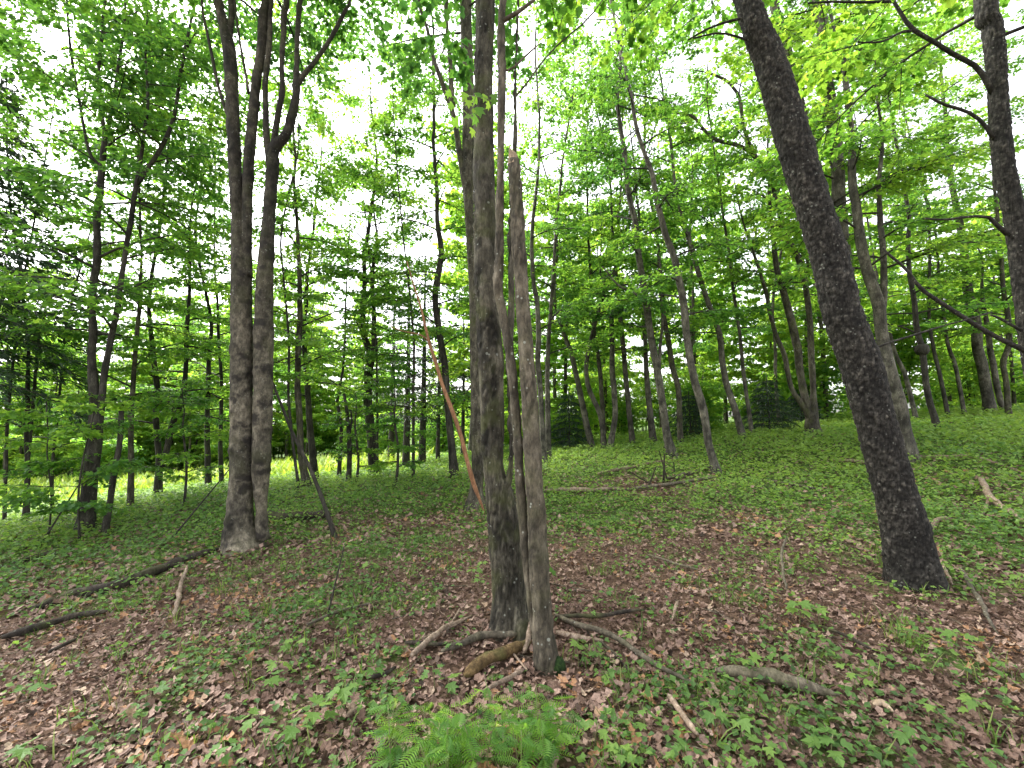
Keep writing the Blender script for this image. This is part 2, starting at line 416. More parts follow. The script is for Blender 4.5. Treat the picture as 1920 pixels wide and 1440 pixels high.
def ground_mat():
    m, n, l, out = new_mat('forest_soil')
    tc = n.new('ShaderNodeTexCoord')
    n1 = n.new('ShaderNodeTexNoise'); n1.inputs['Scale'].default_value = 14; n1.inputs['Detail'].default_value = 9; n1.inputs['Roughness'].default_value = .7
    l.new(tc.outputs['Object'], n1.inputs['Vector'])
    r1 = ramp(n, [(.3, (.03, .02, .013)), (.5, (.09, .056, .038)), (.7, (.19, .125, .09))]); l.new(n1.outputs[0], r1.inputs[0])
    a = n.new('ShaderNodeAttribute'); a.attribute_name = 'tint'
    n2 = n.new('ShaderNodeTexNoise'); n2.inputs['Scale'].default_value = 9; n2.inputs['Detail'].default_value = 8; l.new(tc.outputs['Object'], n2.inputs['Vector'])
    r2 = ramp(n, [(.3, (.025, .05, .012)), (.55, (.06, .12, .022)), (.75, (.11, .17, .035))]); l.new(n2.outputs[0], r2.inputs[0])
    ad = n.new('ShaderNodeMath'); ad.operation = 'MULTIPLY_ADD'; ad.inputs[1].default_value = .7; ad.inputs[2].default_value = -.35; l.new(n2.outputs[0], ad.inputs[0])
    ad2 = n.new('ShaderNodeMath'); ad2.operation = 'ADD'; ad2.use_clamp = True; l.new(a.outputs['Fac'], ad2.inputs[0]); l.new(ad.outputs[0], ad2.inputs[1])
    rr = ramp(n, [(.35, (0, 0, 0)), (.65, (.85, .85, .85))]); l.new(ad2.outputs[0], rr.inputs[0])
    mx = n.new('ShaderNodeMixRGB'); l.new(rr.outputs[0], mx.inputs[0]); l.new(r1.outputs[0], mx.inputs[1]); l.new(r2.outputs[0], mx.inputs[2])
    p = n.new('ShaderNodeBsdfPrincipled'); p.inputs['Roughness'].default_value = .95; p.inputs['Specular IOR Level'].default_value = .1
    l.new(mx.outputs[0], p.inputs['Base Color'])
    v = n.new('ShaderNodeTexVoronoi'); v.inputs['Scale'].default_value = 22; l.new(tc.outputs['Object'], v.inputs['Vector'])
    b = n.new('ShaderNodeBump'); b.inputs['Strength'].default_value = .8; b.inputs['Distance'].default_value = .03
    ma = n.new('ShaderNodeMath'); ma.operation = 'ADD'; l.new(v.outputs['Distance'], ma.inputs[0]); l.new(n1.outputs[0], ma.inputs[1])
    l.new(ma.outputs[0], b.inputs['Height']); l.new(b.outputs[0], p.inputs['Normal'])
    l.new(p.outputs[0], out.inputs['Surface'])
    return m
M['ground'] = ground_mat()

def meadow_mat():
    m, n, l, out = new_mat('meadow_turf')
    tc = n.new('ShaderNodeTexCoord')
    n1 = n.new('ShaderNodeTexNoise'); n1.inputs['Scale'].default_value = 3; n1.inputs['Detail'].default_value = 9
    l.new(tc.outputs['Object'], n1.inputs['Vector'])
    r1 = ramp(n, [(.3, (.10, .18, .02)), (.7, (.28, .36, .05))]); l.new(n1.outputs[0], r1.inputs[0])
    p = n.new('ShaderNodeBsdfPrincipled'); p.inputs['Roughness'].default_value = .9
    l.new(r1.outputs[0], p.inputs['Base Color']); l.new(p.outputs[0], out.inputs['Surface'])
    return m
M['meadow'] = meadow_mat()

def stem_mat():
    m, n, l, out = new_mat('green_stem')
    p = n.new('ShaderNodeBsdfPrincipled'); p.inputs['Roughness'].default_value = .6
    tc = n.new('ShaderNodeTexCoord'); n1 = n.new('ShaderNodeTexNoise'); n1.inputs['Scale'].default_value = 20
    r = ramp(n, [(.3, (.10, .09, .04)), (.7, (.16, .2, .06))]); l.new(tc.outputs['Object'], n1.inputs['Vector']); l.new(n1.outputs[0], r.inputs[0])
    l.new(r.outputs[0], p.inputs['Base Color']); l.new(p.outputs[0], out.inputs['Surface'])
    return m
M['stem'] = stem_mat()
# ------------------------------------------------------------------ terrain: a smooth sheet through measured ground points
CTRL = [(960, 1185, 3.45), (1027, 1262, 2.9), (960, 1440, 2.1), (300, 1440, 2.12), (1700, 1440, 2.08), (1715, 1092, 4.1), (460, 1022, 5.75),
        (890, 955, 7.7), (160, 1000, 7.2), (1342, 890, 8.9), (1262, 858, 10.6), (1757, 808, 11.0), (1702, 862, 8.3), (1525, 816, 12.0),
        (1130, 845, 14.0), (702, 897, 12.0), (852, 897, 11.0), (573, 913, 10.0), (295, 937, 10.0), (47, 985, 8.5), (1857, 777, 14.0),
        (50, 945, 18.0), (50, 960, 14.0), (300, 912, 18.0), (530, 882, 20.0), (30, 1200, 3.9), (1900, 980, 5.6), (1920, 795, 11.5), (1024, 855, 13.0), (760, 880, 15.0),
        (1390, 824, 12.0)]
_C = np.array([at(*c) for c in CTRL] + [[0, 0, 0], [-3, 0, -.05], [3, 0, .05], [0, -4, 0], [-6, -3, -.2], [6, -3, .25], [25, 20, 2.2], [8, 30, .9], [-30, 30, -1.8], [-10, 34, -1.0], [20, -4, 1.4], [-18, -4, -1.0]])

def _phi(r): return np.where(r > 0, r * r * np.log(r + 1e-9), 0)
_n = len(_C)
_A = np.zeros((_n + 3, _n + 3))
_A[:_n, :_n] = _phi(np.linalg.norm(_C[:, None, :2] - _C[None, :, :2], axis=-1)) + np.eye(_n) * 2.5
_A[:_n, _n] = 1; _A[:_n, _n + 1:] = _C[:, :2]
_A[_n:, :_n] = _A[:_n, _n:].T
_W = np.linalg.solve(_A, np.concatenate([_C[:, 2], [0, 0, 0]]))

def height(x, y, fine=True):
    x, y = np.broadcast_arrays(np.asarray(x, float), np.asarray(y, float))
    shp = x.shape; x = x.ravel(); y = y.ravel()
    q = np.stack([np.clip(x, -32, 28), np.clip(y, -6, 36)], 1)
    z = _W[_n] + q @ _W[_n + 1:]
    for k in range(_n):
        z = z + _W[k] * _phi(np.hypot(q[:, 0] - _C[k, 0], q[:, 1] - _C[k, 1]))
    if fine:
        P = np.stack([x, y, np.zeros_like(x)], 1)
        z = z + .10 * (fbm(P * .9, 5, 3) - .5) + .035 * (fbm(P * 4.5, 9, 3) - .5)
    return z.reshape(shp)

def ground_at(px, py):
    """where the ray through a pixel meets the ground"""
    d = ray(px, py); lo = None
    t = np.linspace(1.2, 45, 900)
    p = np.array([0, 0, EYE]) + d[None] * t[:, None]
    below = np.nonzero(p[:, 2] < height(p[:, 0], p[:, 1]))[0]
    k = below[0] if len(below) else 400
    return np.array([p[k, 0], p[k, 1], float(height(p[k, 0], p[k, 1]))])

def green(x, y):
    """share of green cover over the leaf litter, 0..1"""
    x = np.asarray(x, float); y = np.asarray(y, float)
    P = np.stack([x, y, np.zeros_like(x)], 1)
    g = .24 + .075 * np.clip(y - 3.5, 0, 9)
    g = g + .10 * np.clip(x - 0.8, 0, 3.2) * np.clip((y - 2.6) / 2.0, 0, 1)
    g = g + .2 * np.clip((-x - 1.4) / 2.0, 0, 1)
    g = g + .25 * np.clip(y - 6.2, 0, 2) / 2
    g = g + 1.05 * (fbm(P * .75, 31, 4) - .5) + .8 * (fbm(P * 2.6, 37, 3) - .5)
    bare = at(1250, 905, 8.7)                                           # leaf litter round the brush heap
    g = g - .8 * np.exp(-(((x - bare[0]) / 1.6) ** 2 + ((y - 8.6) / .9) ** 2))
    return np.clip(g, 0, 1)

def axis(lo, hi, fine_lo, fine_hi, step, growth):
    a = list(np.arange(fine_lo, fine_hi + 1e-6, step)); s = step
    while a[-1] < hi: s *= growth; a.append(a[-1] + s)
    s = step
    while a[0] > lo: s *= growth; a.insert(0, a[0] - s)
    return np.array(a)
_gx = axis(-420, 420, -7, 8, .12, 1.06); _gy = axis(-300, 520, .8, 11, .12, 1.06)
X, Y = np.meshgrid(_gx, _gy)
Zg = height(X, Y)
gv = np.stack([X, Y, Zg], -1).reshape(-1, 3)
ny, nx = X.shape
ii = (np.arange(ny - 1)[:, None] * nx + np.arange(nx - 1)[None]).ravel()
gf = np.stack([ii, ii + 1, ii + nx + 1, ii + nx], 1)
ground = link('forest_floor', build_mesh('forest_floor', gv, gf, M['ground'], green(gv[:, 0], gv[:, 1])))
tag(ground, 'sloping forest floor of brown leaf litter and green cover', kind='structure')

# sunlit meadow beyond the trees, down the slope
mx_, my_ = np.meshgrid(np.linspace(-46, -6.3, 70), np.linspace(13.2, 27, 40))
edge = 1.2 * (fbm(np.stack([mx_.ravel() * .5, my_.ravel() * .5, 0 * mx_.ravel()], 1), 3).reshape(mx_.shape) - .5)
mz_ = height(mx_, my_ + edge) + .03
mv = np.stack([mx_, my_ + edge, mz_], -1).reshape(-1, 3)
ny, nx = mx_.shape
ii = (np.arange(ny - 1)[:, None] * nx + np.arange(nx - 1)[None]).ravel()
meadow = link('meadow', build_mesh('meadow', mv, np.stack([ii, ii + 1, ii + nx + 1, ii + nx], 1), M['meadow']))
tag(meadow, 'sunlit yellow green meadow beyond the trees on the low side', kind='structure')
# ------------------------------------------------------------------ trees
# sky gaps in the canopy (pixel ellipses): no spray of leaves is grown across them
GAPS = [(685, 145, 62, 50), (660, 235, 45, 40), (735, 60, 50, 30), (105, 85, 75, 45), (75, 250, 45, 35), (160, 190, 40, 60), (120, 300, 50, 30),
        (1215, 260, 70, 40), (1265, 145, 40, 65), (1370, 190, 40, 70), (1130, 40, 50, 40), (640, 395, 50, 35), (720, 420, 30, 30), (610, 585, 45, 40), (405, 690, 30, 45),
        (1160, 680, 25, 60), (1695, 570, 35, 65), (350, 20, 40, 30), (840, 60, 40, 50), (820, 290, 30, 40), (1045, 310, 30, 30), (1500, 560, 25, 40),
        (1760, 360, 40, 30), (1640, 470, 30, 40), (1440, 480, 30, 30), (1255, 620, 25, 40), (560, 420, 25, 30), (1030, 600, 20, 40)]

def in_gap(p):
    u, v, z = project(p)
    return bool(any(((u[0] - a) / rx) ** 2 + ((v[0] - b) / ry) ** 2 < .75 for a, b, rx, ry in GAPS))

TWIGS = True
def grow_branch(start, az, el, length, r0, soup, leaves, nsub=9, leaf_size=.09, per=9, tint=.5, droop=.25, near=4.8, flat=.3, gaps=True):
    """one side branch with a fishbone of twigs in a near-horizontal fan; leaf positions go to `leaves`"""
    n = 7
    t = np.linspace(0, 1, n)
    d = np.array([math.cos(az) * math.cos(el), math.sin(az) * math.cos(el), math.sin(el)])
    side = np.array([-math.sin(az), math.cos(az), 0])
    bend = R.uniform(-.25, .25)
    path = start + d[None] * (t * length)[:, None] + side[None] * (bend * length * t ** 2)[:, None]
    path[:, 2] -= droop * length * t ** 2
    u, v, z = project(path[-1]); ins = -50 < u[0] < 1970 and -50 < v[0] < 1490
    if ins and z[0] < near and v[0] > 130: return
    soup.add(*tube(path, np.linspace(r0, r0 * .25, n), 5, cap=False))
    for k in range(nsub):
        f = .25 + .75 * (k + R.random() * .6) / nsub
        p = start * 0 + np.array([np.interp(f, t, path[:, c]) for c in range(3)])
        sgn = 1 if k % 2 else -1
        a2 = az + sgn * R.uniform(.5, 1.15) + bend * f
        if k == nsub - 1: a2 = az + bend
        l2 = length * R.uniform(.22, .5) * (1.15 - .6 * f) + .12
        e2 = R.uniform(-flat, flat) - .12
        d2 = np.array([math.cos(a2) * math.cos(e2), math.sin(a2) * math.cos(e2), math.sin(e2)])
        mid = p + d2 * l2 * .6
        u, v, z = project(mid)
        if -60 < u[0] < 1980 and -60 < v[0] < 1500 and z[0] < near and v[0] > 110: continue
        if gaps and in_gap(mid) and R.random() < .85: continue
        q = p + d2 * l2
        if z[0] > 8.5: soup.add(*tube(np.array([p, q]), np.array([r0 * .3, r0 * .1]) + .001, 3, cap=False))
        else: soup.add(*tube(np.array([p, mid + [0, 0, .02 * l2], q]), np.array([r0 * .3, r0 * .2, r0 * .1]) + .001, 3, cap=False))
        m = max(3, int(per * l2 / .45))
        ff = N.uniform(.1, 1.08, m)
        lp = p + d2[None] * (ff * l2)[:, None]
        ss = np.where(N.random(m) < .5, 1, -1)
        ya = a2 + ss * N.uniform(.3, 1.3, m)
        sz = leaf_size * N.uniform(.65, 1.25, m)
        lp = lp + np.stack([np.cos(ya), np.sin(ya), N.uniform(-.6, .25, m)], 1) * (sz * .6)[:, None]
        leaves.append((lp, sz, ya + N.uniform(-.5, .5, m), np.full(m, tint)))

def flush(leaves, name, parent, base, tpl, mat='leaf', spread=.26):
    if not leaves: return None
    P = np.vstack([a[0] for a in leaves]) - base; S = np.concatenate([a[1] for a in leaves])
    Yw = np.concatenate([a[2] for a in leaves]); T = np.concatenate([a[3] for a in leaves])
    n = len(P); s = Soup()
    T = np.clip(T + N.normal(0, spread * .55, n), 0, 1)
    u, v, z = project(P + base)
    seen = (u > -160) & (u < 2080) & (v > -90) & (v < 1500) & (z > .5)
    keep = seen | (N.random(n) < .3)                     # thinner where the canopy is out of view
    P, S, Yw, T, z, seen = P[keep], S[keep] * np.where(seen[keep], 1, 1.3), Yw[keep], T[keep], z[keep], seen[keep]
    pi, ro = N.normal(-.25, .38, len(P)), N.normal(0, .42, len(P))
    a = seen & (z < 6.5); b = seen & (z >= 6.5) & (z < 10); c = ~(a | b)
    for k_, t_ in ((a, MAPLE8), (b, MAPLE4), (c, KITE)):
        scatter(s, t_, P[k_], S[k_], Yw[k_], pi[k_], ro[k_], T[k_])
    o = link(name, s.mesh(name, M[mat], smooth=False), parent)
    o['kind'] = 'stuff'
    return o

def bark_disp(kind, r0):
    """radial relief of the bark and the tone of its plates; some kinds darken upwards as if backlit"""
    if kind == 'cherry':
        def f(p, a, s):
            w = p * np.array([34, 34, 30]) + 2.2 * (fbm(p * 16, 3, 3) - .5)[:, None]
            d1, d2, cid = worley(w, 4)
            edge = np.clip((d2 - d1) * 4, 0, 1)
            e1, e2, c2 = worley(p * np.array([52, 52, 40]), 14)
            off = .010 * edge * (.2 + cid) + .018 * (fbm(p * 6, 8, 3) - .5) + .008 * (cid - .5) * d1 + .004 * (c2 - .5)
            return off, np.clip(.12 + .42 * cid * edge + .28 * edge * (c2 > .62) + .25 * (fbm(p * 30, 6, 2) - .5) + .45 * edge * (cid > .86), 0, 1.6)
    elif kind == 'scar':
        def f(p, a, s):
            butt = np.clip((1.25 - p[:, 2]) * 4, 0, 1)          # furrowed butt below the fork
            w = p * np.array([44, 44, 6]) + 1.6 * (fbm(p * 9, 3, 3) - .5)[:, None]
            d1, d2, cid = worley(w, 4)
            ridge = np.clip((d2 - d1) * 2.6, 0, 1)
            c = fbm(p * np.array([7, 7, 3.2]), 21, 4) + .10 * np.sin(a - 2.0)
            rough = np.clip((c - .50) * 9, 0, 1) * (1 - butt)
            e1, e2, c2 = worley(p * np.array([34, 34, 20]) + 1.5 * (fbm(p * 20, 3, 2) - .5)[:, None], 9)
            flake = np.clip((e2 - e1) * 3, 0, 1) * (c2 > .35)
            off = butt * (.013 * ridge - .006) + rough * (.014 * flake - .007) + .024 * (fbm(p * 4, 8, 3) - .5) + .005 * (fbm(p * 34, 2, 2) - .5)
            smooth_t = np.clip(.62 - .09 * np.clip(p[:, 2] - 1.4, 0, 3), 0, 1) + .35 * (fbm(p * np.array([6, 6, 9]), 5, 3) - .5)  # tone lowered with height, painting in the look of backlit upper stems
            t = butt * (.12 + .5 * ridge * (.5 + .7 * cid)) + (1 - butt) * (smooth_t * (1 - rough) + rough * (.06 + .38 * flake * c2))
            return off, np.clip(t, 0, 1.4)
    elif kind == 'snag':
        def f(p, a, s):
            w = p * np.array([30, 30, 9]) + 1.8 * (fbm(p * 12, 3, 3) - .5)[:, None]
            d1, d2, cid = worley(w, 4)
            ridge = np.clip((d2 - d1) * 2.4, 0, 1)
            rough = np.clip((fbm(p * np.array([6, 6, 3]), 44, 3) - .42) * 6, 0, 1)
            return rough * .007 * ridge + .016 * (fbm(p * 9, 8, 3) - .5) + .004 * (fbm(p * 40, 2, 2) - .5), np.clip(.5 - .35 * rough * (1 - ridge) + .5 * (fbm(p * np.array([12, 12, 8]), 7, 3) - .5), 0, 1.3)
    elif kind == 'pale':                                       # smooth pale bole; backlit darkness of the upper stems painted in
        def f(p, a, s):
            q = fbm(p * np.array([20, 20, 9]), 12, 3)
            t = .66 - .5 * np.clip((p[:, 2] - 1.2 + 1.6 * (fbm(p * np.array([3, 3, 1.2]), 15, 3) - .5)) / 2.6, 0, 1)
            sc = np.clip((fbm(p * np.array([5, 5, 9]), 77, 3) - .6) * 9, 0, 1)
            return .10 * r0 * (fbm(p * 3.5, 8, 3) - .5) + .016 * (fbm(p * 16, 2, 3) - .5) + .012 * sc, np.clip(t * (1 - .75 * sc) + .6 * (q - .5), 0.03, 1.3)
    else:
        def f(p, a, s):
            q = fbm(p * np.array([20, 20, 7]), 12, 3)
            return .10 * r0 * (fbm(p * 3.5, 8, 3) - .5) + .014 * (fbm(p * 16, 2, 3) - .5), np.clip(.5 + 1.0 * (q - .5) + .5 * (fbm(p * np.array([4, 4, 2.5]), 13, 3) - .5), 0, 1.3)
    return f

def stem_path(pts, depth, ext=0.0, lean=0.0):
    """pixel polyline (x, y[, width]) -> world path and radii; ext metres are added beyond the last point"""
    P = np.array([[p[0], p[1], (p[2] if len(p) > 2 else np.nan)] for p in pts], float)
    idx = np.arange(len(P)); ok = ~np.isnan(P[:, 2])
    P[:, 2] = np.interp(idx, idx[ok], P[ok, 2])
    out = []
    for k, (x, y, w) in enumerate(P):
        f = k / max(1, len(P) - 1)
        q = at(x, y, depth + lean * f)
        zc = project(q)[2][0]
        out.append([*q, .5 * w * zc / FPX * math.cos(math.atan((x - CX) / FPX))])
    out = np.array(out)
    if ext > 0:
        d = out[-1, :3] - out[-2, :3]; d /= np.linalg.norm(d)
        d = d * .6 + np.array([0, 0, .55]); d /= np.linalg.norm(d)
        r = out[-1, 3]
        for k in (1, 2, 3):
            d2 = d + np.array([R.uniform(-.15, .15), R.uniform(-.15, .15), .05]); d2 /= np.linalg.norm(d2)
            out = np.vstack([out, [*(out[-1, :3] + d2 * ext / 3), max(.008, r * (1 - .3 * k))]])
    return out

BASES = []
def tree(name, label, depth, bark_, stems, cat='tree', group=None, ext=5.0, flare=.5, hi=None, crown=None, lean=0.0, res=10):
    """stems[0] is the trunk; others are (part_name, pts) or (part_name, pts, ext)"""
    trunk = stems[0]
    path = stem_path(trunk, depth, ext, lean)
    b = path[0].copy(); gz = float(height(b[0], b[1]))
    base = np.array([b[0], b[1], gz])
    o = thing(name, label, cat, tuple(base), group)
    BASES.append((base[0], base[1], b[3]))
    if abs(b[2] - gz) < 0.6: path[0, 2] = gz
    foot = path[0].copy(); foot[2] = min(gz, path[0, 2]) - .12; foot[:2] += (path[0, :2] - path[1, :2]) * .05
    path = np.vstack([foot, path])
    alls = []
    def emit(part, path, hi_, flare_, top_open=False):
        length = np.linalg.norm(np.diff(path[:, :3], axis=0), axis=1).sum()
        sides = 8 if path[0, 3] < .06 else 12
        nseg = int(max(8, min(60, length / max(.12, path[0, 3] * 1.6))))
        disp = None
        if hi_:
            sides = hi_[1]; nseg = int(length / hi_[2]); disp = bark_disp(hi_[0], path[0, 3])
        elif path[0, 3] > .035:
            sides = 14 if depth < 9 else 10; nseg = min(90 if depth < 9 else 60, nseg * 2); disp = bark_disp('plain', path[0, 3])
        q = catmull(path, nseg)
        if not hi_ and path[0, 3] > .02:
            q[:, :2] += (np.stack([fbm(q[:, :3] * 1.3, 51, 2), fbm(q[:, :3] * 1.3, 57, 2)], 1) - .5) * min(.12, q[0, 3] * .9) * np.clip(np.linspace(0, 6, nseg), 0, 1)[:, None]
        tn = []
        v, f = tube(q[:, :3] - base, q[:, 3], sides, disp, flare_, seed=len(alls) + depth, tints=tn)
        link(part, build_mesh(part, v, f, M[bark_], tn[0] * (.45 if bark_ == 'maple_pale' and part == 'branch' else 1) if tn else np.full(len(v), .25 if bark_ == 'maple_pale' else .5)), o)  # branches of the pale maple painted darker, as if seen against the light
        alls.append(q)
    emit('trunk', path, hi, flare)
    for st in stems[1:]:
        e = st[2] if len(st) > 2 else 0.0
        emit(st[0], stem_path(st[1], depth + (st[3] if len(st) > 3 else 0), e, 0), (hi[0], max(12, hi[1] // 2), hi[2] * 2) if hi and st[0] == 'stem' else None, 0)
    if crown is None: crown = {}
    if crown is False: return o, base, alls
    nb = int(crown.get('n', 12) * 2.0); z0 = crown.get('z0', 2.6); L = crown.get('L', (1.0, 2.0)); size = crown.get('size', .088)
    tint = crown.get('tint', R.uniform(.3, .6)) - .04; per = crown.get('per', 20); nsub = crown.get('sub', 13)
    tw, lv = Soup(), []
    for q in alls:
        zz = q[:, 2] - gz
        idx = np.nonzero(zz > z0)[0]
        if len(idx) < 2: continue
        share = max(2, int(nb * (zz[idx[-1]] - zz[idx[0]]) / 6.0))
        a0 = R.uniform(0, 6.28)
        for k in range(share):
            i = idx[min(len(idx) - 1, int((k + R.random()) / share * len(idx)))]
            a0 += 2.4 + R.uniform(-.5, .5)
            ll = R.uniform(*L) * (1 - .35 * k / share)
            grow_branch(q[i, :3], a0, R.uniform(.05, .6), ll, max(.006, min(.022, q[i, 3] * .5)), tw, lv, nsub, size, per, np.clip(tint + R.uniform(-.28, .24), 0, 1),
                        R.uniform(.05, .35), crown.get('near', 4.8))
    if tw.n:
        tw.v = [v - base for v in tw.v]
        t_ = link('twig_growth', tw.mesh('twig_growth', M['dark']), o); t_['kind'] = 'stuff'
    tpl = crown.get('tpl', MAPLE8 if depth < 9 else KITE)
    flush(lv, 'crown', o, base, tpl)
    return o, base, alls

HI = lambda kind, sides, step: (kind, sides, step)
# ---- the clump in the middle
mid, mid_base, mid_stems = tree('maple_tree', 'grey maple in the centre dividing low into stems above a thick furrowed butt', 3.45, 'maple',
    [[(962, 1183, 84), (957, 1130, 66), (952, 1060, 62), (946, 1000, 61), (941, 950, 58), (935, 915, 50), (927, 880, 39), (924, 800, 43), (921, 690, 47), (915, 600, 44), (909, 480, 40), (909, 400, 40), (906, 240, 37), (908, 100, 35), (910, 0, 35)],
     ('stem', [(928, 945, 26), (942, 922, 20), (954, 898, 15), (959, 850, 12), (959, 816, 11), (955, 740, 10), (953, 690, 9), (957, 620, 11), (959, 560, 12), (958, 480, 12), (960, 400, 10), (966, 255, 7), (966, 150, 6), (971, 30, 6), (972, 0, 5)], 2.5, -.05),
     ('branch', [(966, 182, 4), (985, 160, 4), (1010, 125, 3), (1045, 85, 3), (1100, 38, 3), (1130, 0, 2)], 0, .06)],
    hi=HI('scar', 72, .018), flare=.5, ext=6, crown=dict(n=7, z0=5.2, L=(1.2, 2.2), near=3.9))
tree('dead_snag', 'snapped off dead stem with pale broken top, leaning against central maple', 2.95, 'snag',
    [[(1027, 1258, 46), (1019, 1200, 40), (1017, 1162, 37), (1011, 1050, 36), (1004, 937, 33), (996, 800, 30), (988, 680, 28), (977, 530, 25), (972, 450, 24), (970, 400, 23), (965, 330, 22), (963, 300, 21)],
     ('stem', [(1004, 1185, 17), (998, 1150, 15), (988, 1058, 16), (981, 982, 17), (973, 870, 15), (971, 830, 16), (966, 770, 15), (956, 663, 17), (945, 602, 15), (934, 541, 16), (936, 480, 14), (937, 400, 14), (939, 260, 13), (941, 150, 13), (943, 0, 12)], 3.0, .05),
     ('branch', [(942, 40, 9), (960, 30, 8), (978, 18, 7), (1000, 2, 6)], 1.0, .05),
     ('branch', [(940, 133, 5), (960, 129, 4), (978, 112, 4), (1000, 92, 3), (1015, 80, 2)], 0, .05)],
    cat='dead tree', ext=0, flare=.6, hi=HI('snag', 44, .018), crown=dict(n=6, z0=5.0, L=(.8, 1.5), near=2.6))
tree('maple_tree', 'dark maple close behind the central maple, forking leftward near the top', 7.7, 'maple',
    [[(893, 955, 40), (893, 920, 26), (896, 880, 24), (894, 780, 22), (892, 690, 21), (889, 560, 18), (885, 480, 18), (880, 400, 18), (878, 300, 22), (878, 160, 21), (873, 0, 22)],
     ('branch', [(882, 440, 13), (873, 360, 13), (862, 290, 11), (850, 220, 10), (835, 175, 9), (822, 140, 8), (812, 110, 7), (797, 40, 6), (787, 0, 6)], 3),
     ('branch', [(850, 200, 9), (846, 165, 9), (842, 100, 8), (837, 40, 7), (838, 0, 7)], 3)],
    hi=HI('plain', 28, .05), flare=.6, crown=dict(n=6, z0=8.2, L=(1.0, 1.8)))
tree('dead_sapling', 'thin reddish dead pole leaning left beside the central maple', 7.3, 'red_dead',
    [[(908, 968, 4), (897, 930, 6), (888, 907, 9), (875, 860, 8), (863, 813, 8), (846, 765, 8), (830, 723, 7), (817, 680, 7), (805, 643, 6), (797, 610, 5), (790, 580, 4), (776, 535, 3), (763, 490, 2)],
     ('branch', [(803, 640, 3), (790, 628, 3), (770, 624, 3), (745, 618, 2), (730, 610, 2)])],
    cat='dead tree', ext=0, flare=0, crown=False)

# ---- the pale double maple on the left
tree('maple_tree', 'pale blotched twin-trunk maple with many upright stems on the left', 5.75, 'maple_pale',
    [[(455, 1024, 82), (450, 1000, 62), (450, 950, 52), (452, 900, 47), (453, 800, 45), (453, 700, 44), (453, 600, 42), (452, 500, 38), (446, 420, 25), (443, 350, 25), (440, 300, 26), (436, 200, 25), (430, 100, 27), (421, 50, 22), (409, 0, 16)],
     ('stem', [(492, 1012, 30), (490, 960, 22), (489, 900, 33), (491, 820, 37), (493, 750, 38), (494, 640, 38), (496, 540, 34), (501, 450, 28), (505, 400, 24), (511, 320, 24), (513, 280, 24), (535, 255, 18), (545, 225, 17), (552, 198, 16), (557, 165, 12), (556, 111, 9), (560, 28, 10), (563, 0, 9)], 4),
     ('stem', [(462, 520, 24), (463, 400, 20), (467, 300, 22), (476, 200, 20), (482, 140, 18), (489, 100, 17), (494, 30, 19), (498, 0, 16)], 4),
     ('branch', [(430, 95, 15), (431, 60, 13), (432, 0, 12)], 4),
     ('branch', [(510, 300, 13), (518, 240, 12), (525, 200, 12), (530, 167, 11), (529, 111, 10), (533, 28, 12), (538, 0, 12)], 4),
     ('branch', [(505, 310, 14), (500, 250, 13), (499, 200, 12), (498, 150, 11), (503, 100, 11), (506, 50, 10), (510, 0, 9)], 4),
     ('branch', [(557, 160, 11), (570, 140, 10), (586, 122, 9), (610, 89, 8), (630, 55, 8), (647, 22, 7), (657, 0, 6)], 3),
     ('branch', [(466, 175, 6), (462, 145, 6), (452, 92, 5), (446, 50, 5), (440, 0, 5)], 3),
     ('branch', [(431, 225, 8), (421, 200, 8), (408, 155, 7), (398, 105, 7), (386, 50, 6), (378, 0, 5)], 3)],
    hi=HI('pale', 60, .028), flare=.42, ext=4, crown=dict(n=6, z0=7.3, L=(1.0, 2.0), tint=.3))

# ---- cherries on the right
tree('cherry_tree', 'thick leaning black cherry with flaky dark bark on the right', 4.1, 'cherry',
    [[(1716, 1095, 108), (1702, 1020, 98), (1693, 975, 92), (1672, 900, 82), (1639, 780, 78), (1613, 680, 79), (1577, 580, 74), (1555, 480, 70), (1530, 400, 66), (1493, 280, 66), (1457, 160, 60), (1437, 100, 55), (1400, 0, 45)],
     ('branch', [(1635, 656, 6), (1660, 645, 5), (1720, 626, 5), (1765, 612, 4), (1810, 600, 4), (1860, 585, 3)]),
     ('branch', [(1425, 55, 8), (1395, 35, 6), (1360, 42, 5), (1325, 55, 4), (1290, 75, 3)]),
     ('branch', [(1440, 95, 7), (1400, 75, 5), (1350, 62, 4), (1300, 72, 3)])],
    hi=HI('cherry', 110, .016), flare=.45, ext=6, crown=dict(n=7, z0=5.4, L=(1.2, 2.4), near=4.2, tint=.55))
